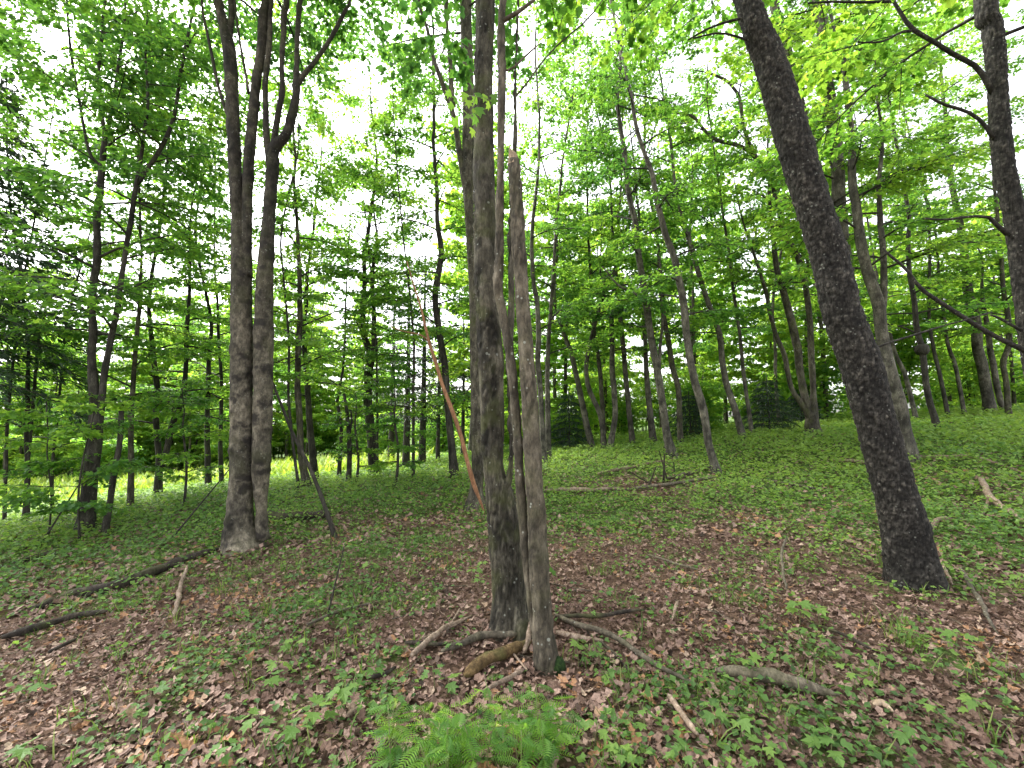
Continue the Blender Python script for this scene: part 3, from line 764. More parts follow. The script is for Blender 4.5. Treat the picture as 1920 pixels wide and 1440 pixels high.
tree('cherry_tree', 'dark crooked cherry trunk cut by the right edge with bare side branches', 4.9, 'cherry',
    [[(1990, 960, 62), (1972, 860, 54), (1955, 760, 50), (1936, 650, 48), (1918, 520, 45), (1910, 450, 44), (1902, 400, 43), (1884, 320, 42), (1874, 220, 40), (1868, 120, 39), (1860, 50, 42), (1848, 0, 44)],
     ('branch', [(1862, 175, 15), (1848, 150, 13), (1830, 125, 12), (1790, 103, 11), (1750, 78, 10), (1715, 58, 10), (1700, 42, 9), (1685, 15, 8), (1676, 0, 7)], 1.0),
     ('branch', [(1708, 58, 7), (1690, 60, 6), (1660, 76, 5), (1635, 80, 4), (1608, 79, 3)]),
     ('branch', [(1678, 2, 7), (1640, 4, 6), (1600, 4, 6), (1560, 3, 5), (1515, 6, 4)]),
     ('branch', [(1862, 260, 10), (1845, 232, 9), (1815, 210, 8), (1770, 196, 7), (1735, 178, 5)]),
     ('branch', [(1890, 440, 13), (1872, 425, 11), (1855, 408, 9), (1820, 406, 7), (1775, 412, 6), (1735, 410, 5)]),
     ('branch', [(1935, 662, 16), (1905, 650, 14), (1860, 628, 12), (1810, 597, 11), (1765, 567, 10), (1727, 540, 9), (1700, 505, 7), (1670, 480, 6), (1655, 465, 4)]),
     ('branch', [(1925, 625, 9), (1903, 613, 8), (1875, 597, 7), (1857, 590, 5)])],
    hi=HI('cherry', 72, .028), flare=.3, ext=6, crown=dict(n=7, z0=5.6, L=(1.2, 2.4), near=4.6, tint=.7))

# ---- behind the leaning cherry
tree('maple_tree', 'slim grey maple emerging from behind the leaning black cherry', 8.3, 'grey',
    [[(1706, 863, 40), (1697, 810, 31), (1688, 760, 29), (1670, 690, 27), (1652, 610, 26), (1636, 550, 25), (1622, 490, 23), (1608, 410, 20), (1600, 330, 17), (1596, 250, 14)],
     ('stem', [(1652, 610, 15), (1656, 550, 14), (1657, 480, 13), (1652, 420, 12), (1648, 350, 10)], 3)],
    crown=dict(n=9, z0=3.2, tint=.6))
tree('maple_tree', 'pale upright maple rising behind the leaning cherry at the top', 9.2, 'grey',
    [[(1668, 850, 40), (1650, 770, 32), (1615, 640, 30), (1590, 520, 28), (1577, 440, 27), (1569, 330, 27), (1561, 220, 27), (1552, 130, 27), (1545, 60, 26), (1533, 0, 24)],
     ('stem', [(1565, 420, 15), (1540, 340, 15), (1522, 280, 15), (1503, 200, 15), (1485, 130, 17), (1470, 75, 18), (1450, 0, 17)], 3)],
    crown=dict(n=10, z0=4.0, tint=.65))
tree('maple_tree', 'three-stemmed maple clump left of the leaning cherry with a swooping limb', 12.0, 'maple',
    [[(1526, 817, 36), (1522, 790, 28), (1526, 747, 14), (1522, 680, 13), (1519, 620, 12), (1514, 563, 12), (1500, 490, 12), (1475, 443, 11), (1458, 383, 10), (1440, 333, 10), (1418, 296, 9)],
     ('stem', [(1520, 795, 17), (1513, 760, 16), (1503, 713, 15), (1493, 647, 16), (1478, 580, 15), (1460, 513, 12), (1450, 450, 9)], 4),
     ('stem', [(1518, 785, 13), (1503, 757, 11), (1484, 727, 10), (1471, 667, 10), (1454, 623, 9), (1440, 560, 8), (1425, 510, 7), (1415, 480, 6)], 3),
     ('branch', [(1418, 296, 9), (1400, 281, 8), (1373, 270, 8), (1343, 263, 7), (1322, 245, 6), (1303, 222, 6), (1285, 214, 5), (1260, 210, 4)]),
     ('branch', [(1418, 296, 9), (1405, 270, 8), (1394, 233, 7), (1387, 187, 7), (1375, 165, 6), (1360, 150, 6), (1333, 138, 5)])],
    ext=0, crown=dict(n=8, z0=3.6, tint=.6))

# ---- mid ground, right of the clump
MIDR = [
 ('grey leaning maple behind the brush heap', 10.6, 'grey', [[(1262, 860, 22), (1250, 813, 16), (1243, 763, 15), (1233, 697, 15), (1223, 647, 14), (1213, 580, 14), (1206, 530, 13), (1199, 470, 12), (1187, 393, 11), (1177, 333, 10), (1167, 260, 9), (1158, 200, 8), (1157, 160, 7)], ('branch', [(1236, 690, 7), (1238, 650, 6), (1243, 600, 5), (1240, 560, 4)], 2), ('branch', [(1210, 570, 6), (1190, 550, 5), (1160, 535, 4), (1130, 500, 3)])]),
 ('slim maple rooted at the right end of the brush heap', 8.9, 'grey', [[(1344, 890, 20), (1337, 860, 15), (1328, 830, 15), (1318, 770, 16), (1303, 713, 15), (1293, 667, 14), (1285, 613, 14), (1276, 547, 14), (1262, 480, 13), (1243, 417, 11), (1230, 360, 10), (1222, 320, 9), (1207, 283, 8), (1193, 233, 7)]]),
 ('dark thin maple between two leaning grey maples', 12.5, 'maple', [[(1276, 832, 12), (1271, 730, 11), (1260, 687, 11), (1250, 623, 10), (1242, 563, 9), (1237, 513, 8), (1232, 450, 7)]]),
 ('pale maple bowing left beyond the brush heap', 12.0, 'grey', [[(1394, 828, 16), (1380, 773, 14), (1363, 720, 12), (1353, 673, 12), (1347, 623, 11), (1330, 573, 10), (1313, 527, 10), (1298, 470, 9), (1280, 410, 8), (1270, 377, 7)]]),
 ('thin straight maple right of the bowed pale maple', 12.8, 'grey', [[(1411, 822, 9), (1400, 740, 8), (1390, 660, 7), (1383, 597, 6), (1372, 520, 6)]]),
 ('slender maple tilting left, first of the distant clump', 14.0, 'grey', [[(1111, 845, 13), (1095, 770, 12), (1083, 713, 10), (1070, 660, 9), (1053, 613, 7), (1040, 560, 6)]]),
 ('sinuous thin maple crossing over its neighbours in the distant clump', 13.6, 'grey', [[(1134, 848, 11), (1126, 780, 10), (1104, 727, 9), (1100, 680, 8), (1110, 630, 8), (1127, 567, 7), (1143, 523, 6), (1163, 480, 5)]]),
 ('thin upright maple stem inside the distant clump', 14.3, 'maple', [[(1130, 842, 10), (1130, 763, 9), (1123, 680, 8), (1117, 640, 7), (1110, 560, 6)]]),
 ('forked pale maple at the right end of the distant clump', 13.4, 'grey', [[(1143, 851, 12), (1153, 780, 11), (1150, 720, 11), (1148, 680, 10), (1146, 620, 9), (1145, 567, 8), (1150, 540, 6)], ('branch', [(1145, 570, 6), (1135, 555, 5), (1127, 530, 4), (1125, 500, 3)], 2)]),
 ('straight slim maple standing before a bright gap', 14.0, 'grey', [[(1187, 836, 12), (1177, 747, 10), (1168, 647, 9), (1160, 580, 8), (1156, 530, 7), (1150, 450, 6)]]),
 ('stout pale maple just left of the leaning grey maple', 13.5, 'grey', [[(1226, 830, 15), (1218, 763, 12), (1212, 690, 10), (1208, 620, 8)]]),
 ('slim maple showing just right of the broken snag', 11.5, 'grey', [[(1021, 862, 11), (1014, 763, 10), (1010, 680, 10), (1007, 580, 9), (1000, 513, 8), (998, 430, 7)]]),
 ('pale thin maple second to the right of the broken snag', 12.4, 'grey', [[(1028, 850, 12), (1027, 747, 10), (1028, 647, 8), (1035, 563, 7), (1040, 480, 6)]]),
 ('thin straight stem behind the leaning grey maple pair', 15.0, 'maple', [[(1300, 822, 9), (1306, 740, 8), (1296, 660, 7), (1300, 580, 6)]]),
 ('faint slim maple beside the three-stemmed clump', 15.0, 'grey', [[(1462, 800, 8), (1455, 720, 7), (1453, 640, 6), (1450, 560, 6)]]),
 ('slim dark maple right behind the three-stemmed clump', 15.5, 'maple', [[(1552, 800, 11), (1548, 740, 10), (1545, 680, 9), (1538, 600, 8)]]),
]
for lab, dep, bk, st in MIDR:
    tree('maple_tree', lab, dep, bk, st, ext=8.0, flare=.6, crown=dict(n=7, z0=2.8, L=(.9, 2.0)), group='slim maples in the middle distance')

RIGHT = [
 ('dark slim maple with a round burl on its trunk', 11.0, 'dark', [[(1758, 810, 19), (1750, 775, 15), (1740, 740, 14), (1729, 655, 13), (1717, 613, 12), (1712, 563, 11), (1707, 513, 10), (1703, 450, 9), (1700, 380, 8)]]),
 ('stout pale maple near the right edge with a second stem', 14.0, 'grey', [[(1857, 779, 30), (1852, 745, 26), (1846, 713, 25), (1834, 647, 23), (1824, 580, 22), (1814, 530, 20), (1808, 470, 17)], ('stem', [(1880, 768, 13), (1868, 720, 14), (1858, 660, 13), (1848, 600, 11)], 3)]),
 ('thin maple leaning left between the cherry and the burled maple', 13.0, 'grey', [[(1718, 775, 11), (1698, 707, 10), (1680, 667, 8), (1668, 620, 7), (1655, 570, 6)]]),
 ('thin dark maple right of the burled maple', 13.5, 'dark', [[(1778, 775, 10), (1761, 697, 9), (1750, 647, 8), (1742, 580, 7)]]),
 ('thin grey maple left of the stout pale maple', 14.0, 'grey', [[(1808, 770, 10), (1791, 687, 9), (1774, 630, 8), (1765, 560, 7)]]),
 ('crooked maple at far right behind the cut-off cherry', 13.0, 'maple', [[(1890, 765, 15), (1887, 720, 13), (1880, 680, 13), (1890, 647, 13), (1888, 597, 12), (1880, 530, 10)]]),
]
for k, (lab, dep, bk, st) in enumerate(RIGHT):
    o, b, al = tree('maple_tree', lab, dep, bk, st, ext=9.0, flare=.5, crown=dict(n=9, z0=2.3, L=(.9, 2.1), tint=.62), group='maples on the right-hand rise')
    if k == 0:
        c = at(1729, 655, 11.0) - b; th = np.linspace(0, 2 * math.pi, 16, endpoint=False)
        prof = np.array([[0, -.15], [.09, -.13], [.14, -.06], [.155, .01], [.13, .08], [.08, .12], [0, .14]])
        bv = np.array([[r * math.cos(t), r * math.sin(t), z] for r, z in prof for t in th]) 
        bv *= (1 + .35 * (fbm(bv * 14, 4, 3) - .5))[:, None]
        bf = [[i * 16 + j, i * 16 + (j + 1) % 16, (i + 1) * 16 + (j + 1) % 16, (i + 1) * 16 + j] for i in range(6) for j in range(16)]
        link('burl', build_mesh('burl', bv + c, np.array(bf), M['dark']), o)

LEFT = [
 ('maple_tree', 'dark twin-stemmed maple standing among left-hand saplings', 7.2, 'dark', [[(160, 1003, 44), (165, 950, 35), (172, 880, 32), (180, 813, 31), (178, 740, 22), (175, 647, 17), (175, 580, 16), (179, 513, 16), (185, 467, 16), (188, 400, 16), (193, 333, 14), (196, 255, 11), (187, 217, 9), (183, 150, 8), (190, 67, 7), (194, 0, 7)],
    ('stem', [(186, 800, 16), (194, 720, 14), (200, 680, 14), (213, 613, 13), (223, 563, 12), (231, 513, 11), (237, 467, 11), (247, 400, 11), (256, 350, 10), (263, 300, 8), (273, 217, 7), (276, 165, 6)], 3),
    ('branch', [(190, 315, 8), (178, 300, 7), (167, 283, 7), (150, 200, 6), (133, 100, 6), (125, 0, 5)], 2), ('branch', [(198, 245, 7), (207, 217, 7), (220, 133, 6), (233, 50, 6)], 2),
    ('branch', [(258, 345, 9), (277, 317, 9), (307, 267, 9), (327, 217, 8), (337, 150, 7), (353, 67, 6)], 2)], dict(n=10, z0=2.9, L=(.9, 1.9), tint=.38)),
 ('dead_sapling', 'short dark snapped stem beside the dark twin-stemmed maple', 7.0, 'dark', [[(198, 1003, 17), (206, 950, 14), (216, 890, 14), (225, 830, 12), (228, 770, 11)]], False),
 ('maple_tree', 'straight thin grey maple right of the dark twin-stemmed maple', 8.8, 'maple', [[(244, 958, 15), (246, 880, 13), (246, 813, 12), (249, 713, 10), (258, 613, 9), (262, 540, 8), (265, 470, 6)]], dict(n=12, z0=1.8, L=(.9, 1.8), tint=.5)),
 ('maple_tree', 'dark V-shaped maple dividing at knee height on the left', 10.0, 'dark', [[(295, 940, 19), (297, 900, 17), (298, 863, 14), (294, 780, 12), (290, 680, 11), (284, 613, 9), (282, 540, 8)], ('stem', [(300, 880, 13), (310, 855, 13), (323, 797, 13), (341, 750, 11), (350, 680, 9), (350, 630, 9), (354, 563, 7), (356, 500, 6)], 4)], dict(n=11, z0=1.6, L=(.9, 1.9), tint=.5)),
 ('maple_tree', 'dark forked young maple near the left edge by the meadow', 8.5, 'dark', [[(47, 988, 17), (50, 930, 13), (51, 863, 12), (53, 780, 11), (54, 680, 8), (50, 600, 7)], ('stem', [(52, 870, 8), (60, 790, 8), (66, 720, 7), (72, 640, 6)], 2)], dict(n=10, z0=1.7, L=(.8, 1.6), tint=.35)),
 ('maple_tree', 'thin young maple at the extreme left edge', 8.3, 'dark', [[(8, 992, 9), (10, 900, 8), (16, 780, 7), (25, 680, 6), (34, 613, 5), (40, 540, 5)]], dict(n=9, z0=1.8, L=(.8, 1.5), tint=.3)),
 ('maple_tree', 'slim dark maple just left of the pale twin-trunk maple', 11.0, 'dark', [[(391, 920, 14), (389, 813, 11), (391, 680, 9), (396, 600, 7)]], dict(n=11, z0=1.8, L=(.9, 1.8), tint=.5)),
 ('maple_tree', 'thin stem touching the left flank of the pale twin-trunk maple', 11.5, 'dark', [[(416, 925, 10), (413, 830, 9), (415, 720, 7), (411, 640, 6)]], dict(n=8, z0=1.6, L=(.8, 1.5), tint=.55)),
 ('maple_tree', 'slender brown maple right of the pale twin-trunk maple', 10.0, 'maple', [[(576, 915, 17), (568, 870, 14), (563, 813, 13), (560, 713, 12), (562, 613, 11), (563, 513, 9), (560, 467, 8), (556, 383, 6)]], dict(n=12, z0=2.4, L=(.9, 1.9), tint=.6)),
 ('maple_tree', 'dark maple immediately right of the slender brown maple', 11.5, 'dark', [[(591, 890, 17), (583, 813, 13), (577, 730, 11), (573, 680, 10), (571, 600, 8)]], dict(n=10, z0=2.0, L=(.9, 1.8), tint=.55)),
 ('maple_tree', 'very thin pole sapling left of the slender brown maple', 9.6, 'dark', [[(561, 905, 6), (548, 820, 6), (541, 740, 5), (542, 647, 5), (531, 513, 4), (528, 430, 4)]], dict(n=9, z0=2.0, L=(.6, 1.3), tint=.6)),
 ('maple_tree', 'S-curved dark maple that forks above a bend', 12.0, 'dark', [[(703, 900, 24), (700, 860, 20), (697, 813, 18), (690, 747, 17), (693, 700, 17), (697, 667, 16), (684, 630, 12), (680, 580, 11), (682, 540, 9), (684, 470, 8)], ('stem', [(698, 672, 13), (702, 640, 11), (701, 587, 9), (697, 520, 8)], 3)], dict(n=12, z0=2.4, L=(1.0, 2.0), tint=.5)),
 ('maple_tree', 'tall wavy dark maple left of the central clump', 11.0, 'dark', [[(853, 900, 21), (850, 870, 16), (845, 813, 14), (837, 747, 13), (832, 680, 13), (823, 613, 12), (815, 563, 12), (818, 530, 12), (827, 480, 11), (826, 450, 10), (820, 423, 9), (818, 367, 8), (813, 233, 6)], ('branch', [(840, 770, 5), (858, 745, 4), (875, 735, 3), (884, 720, 2)])], dict(n=11, z0=3.0, L=(1.0, 2.0), tint=.5)),
 ('dead_sapling', 'thin dead pole slanting from the ground towards the pale twin-trunk maple', 6.1, 'dark', [[(629, 996, 10), (613, 957, 9), (587, 890, 8), (553, 820, 7), (530, 765, 6), (510, 715, 5), (503, 690, 4)]], False),
 ('dead_sapling', 'dark knobbly dead stem right of the paired dark maples', 10.5, 'dark', [[(653, 915, 11), (656, 860, 10), (655, 813, 9), (651, 770, 7), (646, 738, 5)], ('branch', [(655, 815, 5), (660, 790, 4), (658, 770, 3)])], False),
 ('maple_tree', 'thin bent sapling beside the knobbly dead stem', 11.5, 'dark', [[(635, 900, 9), (640, 797, 7), (633, 750, 6), (643, 697, 5), (647, 640, 4)]], dict(n=9, z0=1.6, L=(.7, 1.4), tint=.6)),
 ('maple_tree', 'straight thin sapling right of the S-curved maple', 11.0, 'dark', [[(775, 900, 7), (775, 800, 6), (776, 680, 5), (773, 600, 4)]], dict(n=10, z0=1.4, L=(.7, 1.4), tint=.6)),
 ('maple_tree', 'thread-thin sapling touching the S-curved maple', 11.6, 'dark', [[(708, 893, 6), (707, 800, 5), (707, 700, 4), (706, 640, 4)]], dict(n=8, z0=1.3, L=(.7, 1.3), tint=.55)),
 ('maple_tree', 'slim dark stem with drooping sprays between saplings on the far left', 9.5, 'dark', [[(100, 955, 8), (98, 880, 7), (110, 760, 6), (118, 680, 5), (126, 600, 5)]], dict(n=12, z0=1.2, L=(.8, 1.6), tint=.6)),
]
for nm, lab, dep, bk, st, cr in LEFT:
    if cr: cr.setdefault('size', .085)
    tree(nm, lab, dep, bk, st, cat='dead tree' if nm.startswith('dead') else 'tree', ext=0 if nm.startswith('dead') else 7.0, flare=.5, crown=cr, group=None if nm.startswith('dead') else 'dark maples on the left-hand side')

for lab, dep, st in [('low leafy sapling in front of the dark twin-stemmed maple', 6.6, [(150, 1010, 6), (147, 930, 5), (156, 860, 4)]), ('small leafy sapling left of the dark twin-stemmed maple', 6.9, [(92, 1000, 5), (96, 930, 4), (88, 850, 3)]),
                     ('low leafy sapling between the dark V-shaped maple and the pale twin-trunk maple', 8.6, [(345, 955, 6), (350, 880, 5), (343, 800, 4)]), ('low sapling spreading below the S-curved maple', 10.4, [(668, 915, 6), (672, 860, 5), (666, 800, 4)]),
                     ('low leafy sapling left of the tall wavy maple', 10.2, [(742, 908, 6), (746, 850, 5), (740, 780, 4)])]:
    tree('maple_sapling', lab, dep, 'dark', [st], cat='sapling', ext=.8, flare=.2, crown=dict(n=22, z0=.3, L=(.4, .85), size=.075, tint=.6), group='low leafy saplings on the left-hand side')
# ---- details on the middle clump
def jag(name, parent, base, c, r, h, mat, seed=3):
    rr = random.Random(seed); n = 12
    v = [[r * math.cos(2 * math.pi * k / n), r * math.sin(2 * math.pi * k / n), -.03] for k in range(n)]
    v += [[.82 * r * math.cos(2 * math.pi * k / n), .82 * r * math.sin(2 * math.pi * k / n), h * (rr.uniform(.35, 1) if math.cos(2 * math.pi * k / n - 2.6) > -.2 else rr.uniform(.1, .35))] for k in range(n)]
    v += [[0, 0, h * .2]]
    f4 = [[k, (k + 1) % n, n + (k + 1) % n, n + k] for k in range(n)]
    f3 = [[n + k, n + (k + 1) % n, 2 * n] for k in range(n)]
    return link(name, build_mesh(name, np.array(v) + (c - base), [np.array(f4), np.array(f3)], M[mat], smooth=False), parent)
snag = bpy.data.objects['dead_snag']; sb = np.array(snag.location)
jag('broken_top', snag, sb, at(963, 302, 2.95), .040, .13, 'broken')
def lump(name, parent, base, c, r, mat, seed=2):
    me_v, me_f = [], []
    nu, nv = 14, 9
    for i in range(nv):
        for j in range(nu):
            th, ph = math.pi * i / (nv - 1), 2 * math.pi * j / nu
            me_v.append([math.sin(th) * math.cos(ph), math.sin(th) * math.sin(ph), math.cos(th)])
    me_v = np.array(me_v) * np.array(r)
    me_v *= (1 + .5 * (fbm(me_v * 30, seed, 3) - .5))[:, None]
    for i in range(nv - 1):
        for j in range(nu): me_f.append([i * nu + j, (i + 1) * nu + j, (i + 1) * nu + (j + 1) % nu, i * nu + (j + 1) % nu])
    return link(name, build_mesh(name, me_v + (c - base), np.array(me_f), M[mat]), parent)
g = ground_at(1049, 1266)
lump('moss_cushion', snag, sb, g + [-.004, .0, .035], (.042, .04, .065), 'moss')

def leaf_object_meshes(tpl, mat, tints, name='leaf'):
    out = []
    for t in tints:
        V, F = tpl
        out.append(build_mesh(name, V, F, M[mat], np.full(len(V), t), smooth=False))
    return out
MAPLE_LEAVES = leaf_object_meshes(MAPLE, 'leaf', [.45, .6, .75, .9])
HERB_LEAVES = leaf_object_meshes(MAPLE, 'herb', [.3, .45, .6, .8])
FROND_LEAVES = leaf_object_meshes(FROND, 'leaf', [.35, .5, .62, .78])

# the low sprig of big leaves on the middle maple
v, f = tube(catmull(np.array([at(868, 178, 3.4), at(885, 180, 3.32), at(905, 183, 3.27), at(925, 190, 3.24)]) - mid_base, 10), np.linspace(.004, .0015, 10), 5)
sprig = link('sprig', build_mesh('sprig', v, f, M['stem']), mid)
v, f = tube(catmull(np.array([at(892, 180, 3.3), at(886, 200, 3.27), at(880, 225, 3.25), at(876, 240, 3.25)]) - mid_base, 8), np.linspace(.003, .0015, 8), 5)
side_twig = link('side_twig', build_mesh('side_twig', v, f, M['stem']), mid)
for k, (x, y) in enumerate([(852, 185), (850, 200), (872, 178), (878, 192), (893, 178), (895, 190), (910, 182), (918, 198), (930, 188), (926, 180), (868, 210), (884, 210), (898, 205), (860, 232), (872, 222), (886, 245), (893, 222), (846, 178)]):
    p = at(x, y - 4, 3.3 + R.uniform(-.1, .05)) - mid_base
    link('leaf', MAPLE_LEAVES[k % 4], sprig, tuple(p), (R.uniform(.7, 1.3), R.uniform(.2, 2.7), R.uniform(-.6, .6)), (R.uniform(.06, .09),) * 3)
# a single leaf shoot at the foot of the snag
link('leaf', MAPLE_LEAVES[0], mid, tuple(at(1030, 1066, 3.3) - mid_base), (.1, .7, -.3), (.075,) * 3)

# ------------------------------------------------------------------ spruces
def spruce(name, label, base, h, rmax, nwh=14, z0=.3, group=None, needle=.13, per=16, az=None, r0=.09):
    o = thing(name, label, 'spruce', tuple(base), group)
    path = np.array([[0, 0, -.1], [.02, 0, h * .4], [0, .03, h * .75], [0, 0, h]])
    v, f = tube(catmull(path, 16), np.linspace(r0, .01, 16), 10, flare=.3)
    link('trunk', build_mesh('trunk', v, f, M['dark']), o)
    tw, s = Soup(), Soup()
    for k in range(nwh):
        z = z0 + (h - z0) * k / nwh
        L = rmax * (1 - (k / nwh)) ** .8 + .08
        for j in range(6):
            a = j * 1.047 + k * .7 + R.uniform(-.25, .25)
            if az is not None: a = az + R.uniform(-.9, .9)
            l = L * R.uniform(.75, 1.1); n = 6; t = np.linspace(0, 1, n)
            br = np.stack([np.cos(a) * l * t, np.sin(a) * l * t, z + .12 * l * t - .42 * l * t ** 2], 1)
            tw.add(*tube(br, np.linspace(.012, .003, n), 4, cap=False))
            m = int(per * l / .3) + 6
            tt = N.uniform(.12, 1, m); off = N.uniform(-1, 1, m) * (.12 + .22 * l * (1 - tt)) 
            pos = np.stack([np.interp(tt, t, br[:, 0]) - np.sin(a) * off, np.interp(tt, t, br[:, 1]) + np.cos(a) * off, np.interp(tt, t, br[:, 2]) - .25 * np.abs(off) + N.normal(0, .02, m)], 1)
            scatter(s, NEEDLE, pos, needle * N.uniform(.6, 1.4, m), a + np.sign(off) * N.uniform(.2, 1.0, m), N.uniform(-.7, .1, m), N.normal(0, .8, m), N.uniform(0, 1, m))
    t_ = link('twig_growth', tw.mesh('twig_growth', M['dark']), o); t_['kind'] = 'stuff'
    c_ = link('crown', s.mesh('crown', M['needle'], False), o); c_['kind'] = 'stuff'
    return o

def gpt(px, depth):
    x = (px - CX) / FPX * depth; return np.array([x, depth, float(height(x, depth))])
spruce('spruce_tree', 'dark drooping spruce reaching in from the left edge', gpt(-70, 7.6), 8.5, 2.1, 20, 2.6, per=26, r0=.14)
for px, d, h, rm, lab in [(1292, 13.6, 1.5, .75, 'small dark young spruce behind the brush heap'), (1440, 13.2, 1.7, .95, 'bushy young spruce left of the three-stemmed maple clump'),
                          (1066, 14.6, 2.0, .9, 'small spruce at the foot of the distant maple clump'), (1500, 15.2, 1.3, .8, 'low dark spruce just behind the three-stemmed maple clump')]:
    spruce('young_spruce', lab, gpt(px, d), h, rm, 9, .12, per=24, needle=.11, group='young spruces on the forest floor', r0=.035)
for px, d, lab in [(763, 14.5, 'tall dark spruce trunk right of the S-curved maple'), (793, 15.5, 'dark spruce with a broad shadowed foot in the grove'),
                   (735, 16.0, 'dark spruce behind the S-curved maple'), (822, 16.5, 'slim dark spruce left of the tall wavy maple'), (868, 17.0, 'slim dark spruce right of the tall wavy maple')]:
    spruce('spruce_tree', lab, gpt(px, d), R.uniform(6.5, 8), 1.3, 12, R.uniform(1.5, 2.0), per=11, group='spruce grove behind the central clearing', r0=.13 if px < 800 else .08)

# ------------------------------------------------------------------ the wood behind: copies of a few tree forms
def proto_tree(h, r0, z0, nb, L, tint, size=.165, per=18, seed=1):
    R.seed(seed)
    tw, lv = Soup(), []
    pts = [[0, 0, -.15], [R.uniform(-.1, .1), R.uniform(-.1, .1), h * .3], [R.uniform(-.35, .35), R.uniform(-.3, .3), h * .65], [R.uniform(-.6, .6), R.uniform(-.5, .5), h]]
    q = catmull(np.array(pts), 22); rad = np.linspace(r0, .015, 22)
    tv, tf = tube(q, rad, 9, flare=.5)
    a0 = 0
    for k in range(nb):
        z = z0 + (h - z0) * (k + R.random()) / nb; a0 += 2.4 + R.uniform(-.4, .4)
        p = np.array([np.interp(z, q[:, 2], q[:, c]) for c in range(3)])
        grow_branch(p, a0, R.uniform(0, .5), R.uniform(*L) * (1 - .45 * k / nb), .018, tw, lv, 11, size, per, np.clip(tint + R.uniform(-.2, .2), 0, 1), R.uniform(.05, .3), -1e9, .35, gaps=False)
    return build_mesh('trunk', tv, tf, M['maple' if seed % 2 else 'grey']), lv, tw
PROTO = []
for k, (h, r0, z0, nb, L, tint) in enumerate([(11, .10, 1.2, 44, (1.2, 2.2), .78), (12.5, .12, 2.6, 42, (1.2, 2.4), .65), (9, .07, .6, 42, (1.0, 1.9), .85), (13, .11, 3.6, 40, (1.2, 2.2), .6), (10, .08, 1.6, 40, (1.0, 2.0), .85), (7, .05, .3, 36, (.9, 1.7), .8)]):
    tm, lv, tw = proto_tree(h, r0, z0, nb, L, tint, seed=k + 3)
    P = np.vstack([a[0] for a in lv]); n = len(P); s = Soup()
    scatter(s, KITE, P, np.concatenate([a[1] for a in lv]), np.concatenate([a[2] for a in lv]), N.normal(-.25, .4, n), N.normal(0, .45, n), np.clip(np.concatenate([a[3] for a in lv]) + N.normal(0, .16, n), 0, 1))
    PROTO.append((tm, s.mesh('crown', M['leaf'], False), tw.mesh('twig_growth', M['dark'])))
R.seed(77)
LANDMARKS = [(-60, 'the left edge'), (172, 'the dark twin-stemmed maple'), (297, 'the dark V-shaped maple'), (470, 'the pale twin-trunk maple'), (562, 'the slender brown maple'), (693, 'the S-curved maple'),
             (842, 'the tall wavy maple'), (950, 'the central maple'), (1130, 'the distant maple clump'), (1245, 'the leaning grey maple'), (1375, 'the bowed pale maple'), (1515, 'the three-stemmed clump'),
             (1640, 'the leaning cherry'), (1745, 'the burled maple'), (1852, 'the stout pale maple'), (1990, 'the right edge')]
RANK = ['nearest', 'second nearest', 'third nearest', 'fourth nearest', 'fifth nearest', 'sixth nearest', 'seventh nearest', 'eighth nearest', 'ninth nearest', 'tenth nearest', 'eleventh nearest', 'twelfth nearest', 'thirteenth nearest', 'fourteenth nearest', 'fifteenth nearest', 'farthest']
def between(sp, what):
    """a label for each spot: its rank by distance among those seen between the same two landmarks"""
    seen, out = {}, {}
    for i in sorted(range(len(sp)), key=lambda i: sp[i][1]):
        u = project(np.array([sp[i][0], sp[i][1], 1.6]))[0][0]
        k = max(j for j in range(len(LANDMARKS)) if LANDMARKS[j][0] <= u or j == 0); k = min(k, len(LANDMARKS) - 2)
        r = seen.get(k, 0); seen[k] = r + 1
        out[i] = f"{RANK[min(r, 15)]} {what} between {LANDMARKS[k][1]} and {LANDMARKS[k + 1][1]}"
    return out
spots = []
tries = 0
want = {'meadow': 50, 'right': 25, 'middle': 18}
while sum(want.values()) > 0 and tries < 6000:
    tries += 1
    y = R.uniform(16.5, 40) if R.random() < .7 else R.uniform(15.5, 24)
    x = R.uniform(-1.14, 1.14) * y
    zone = 'meadow' if x < -.30 * y else ('right' if x > .22 * y else 'middle')
    if zone == 'meadow' and y < 27: continue
    if zone == 'middle' and x < -2.5 and y < 27: continue
    if want[zone] <= 0 or any((x - a) ** 2 + (y - b) ** 2 < 1.7 ** 2 for a, b, _ in spots): continue
    want[zone] -= 1
    spots.append((x, y, zone))
LAB = between(spots, 'leafy background tree')
for k, (x, y, zone) in enumerate(spots):
    tm, cm, wm = PROTO[k % 6 if zone != 'meadow' else (0, 2, 4, 5, 2, 0)[k % 6]]
    o = thing('background_tree', LAB[k], 'tree', (x, y, float(height(x, y))), 'leafy trees in the background wood')
    o.rotation_euler = (R.uniform(-.05, .05), R.uniform(-.06, .06), R.uniform(0, 6.28)); sc_ = R.uniform(.8, 1.25)
    o.scale = (sc_, sc_, sc_ * R.uniform(.9, 1.1))
    link('trunk', tm, o)
    link('crown', cm, o)['kind'] = 'stuff'
    link('twig_growth', wm, o)['kind'] = 'stuff'

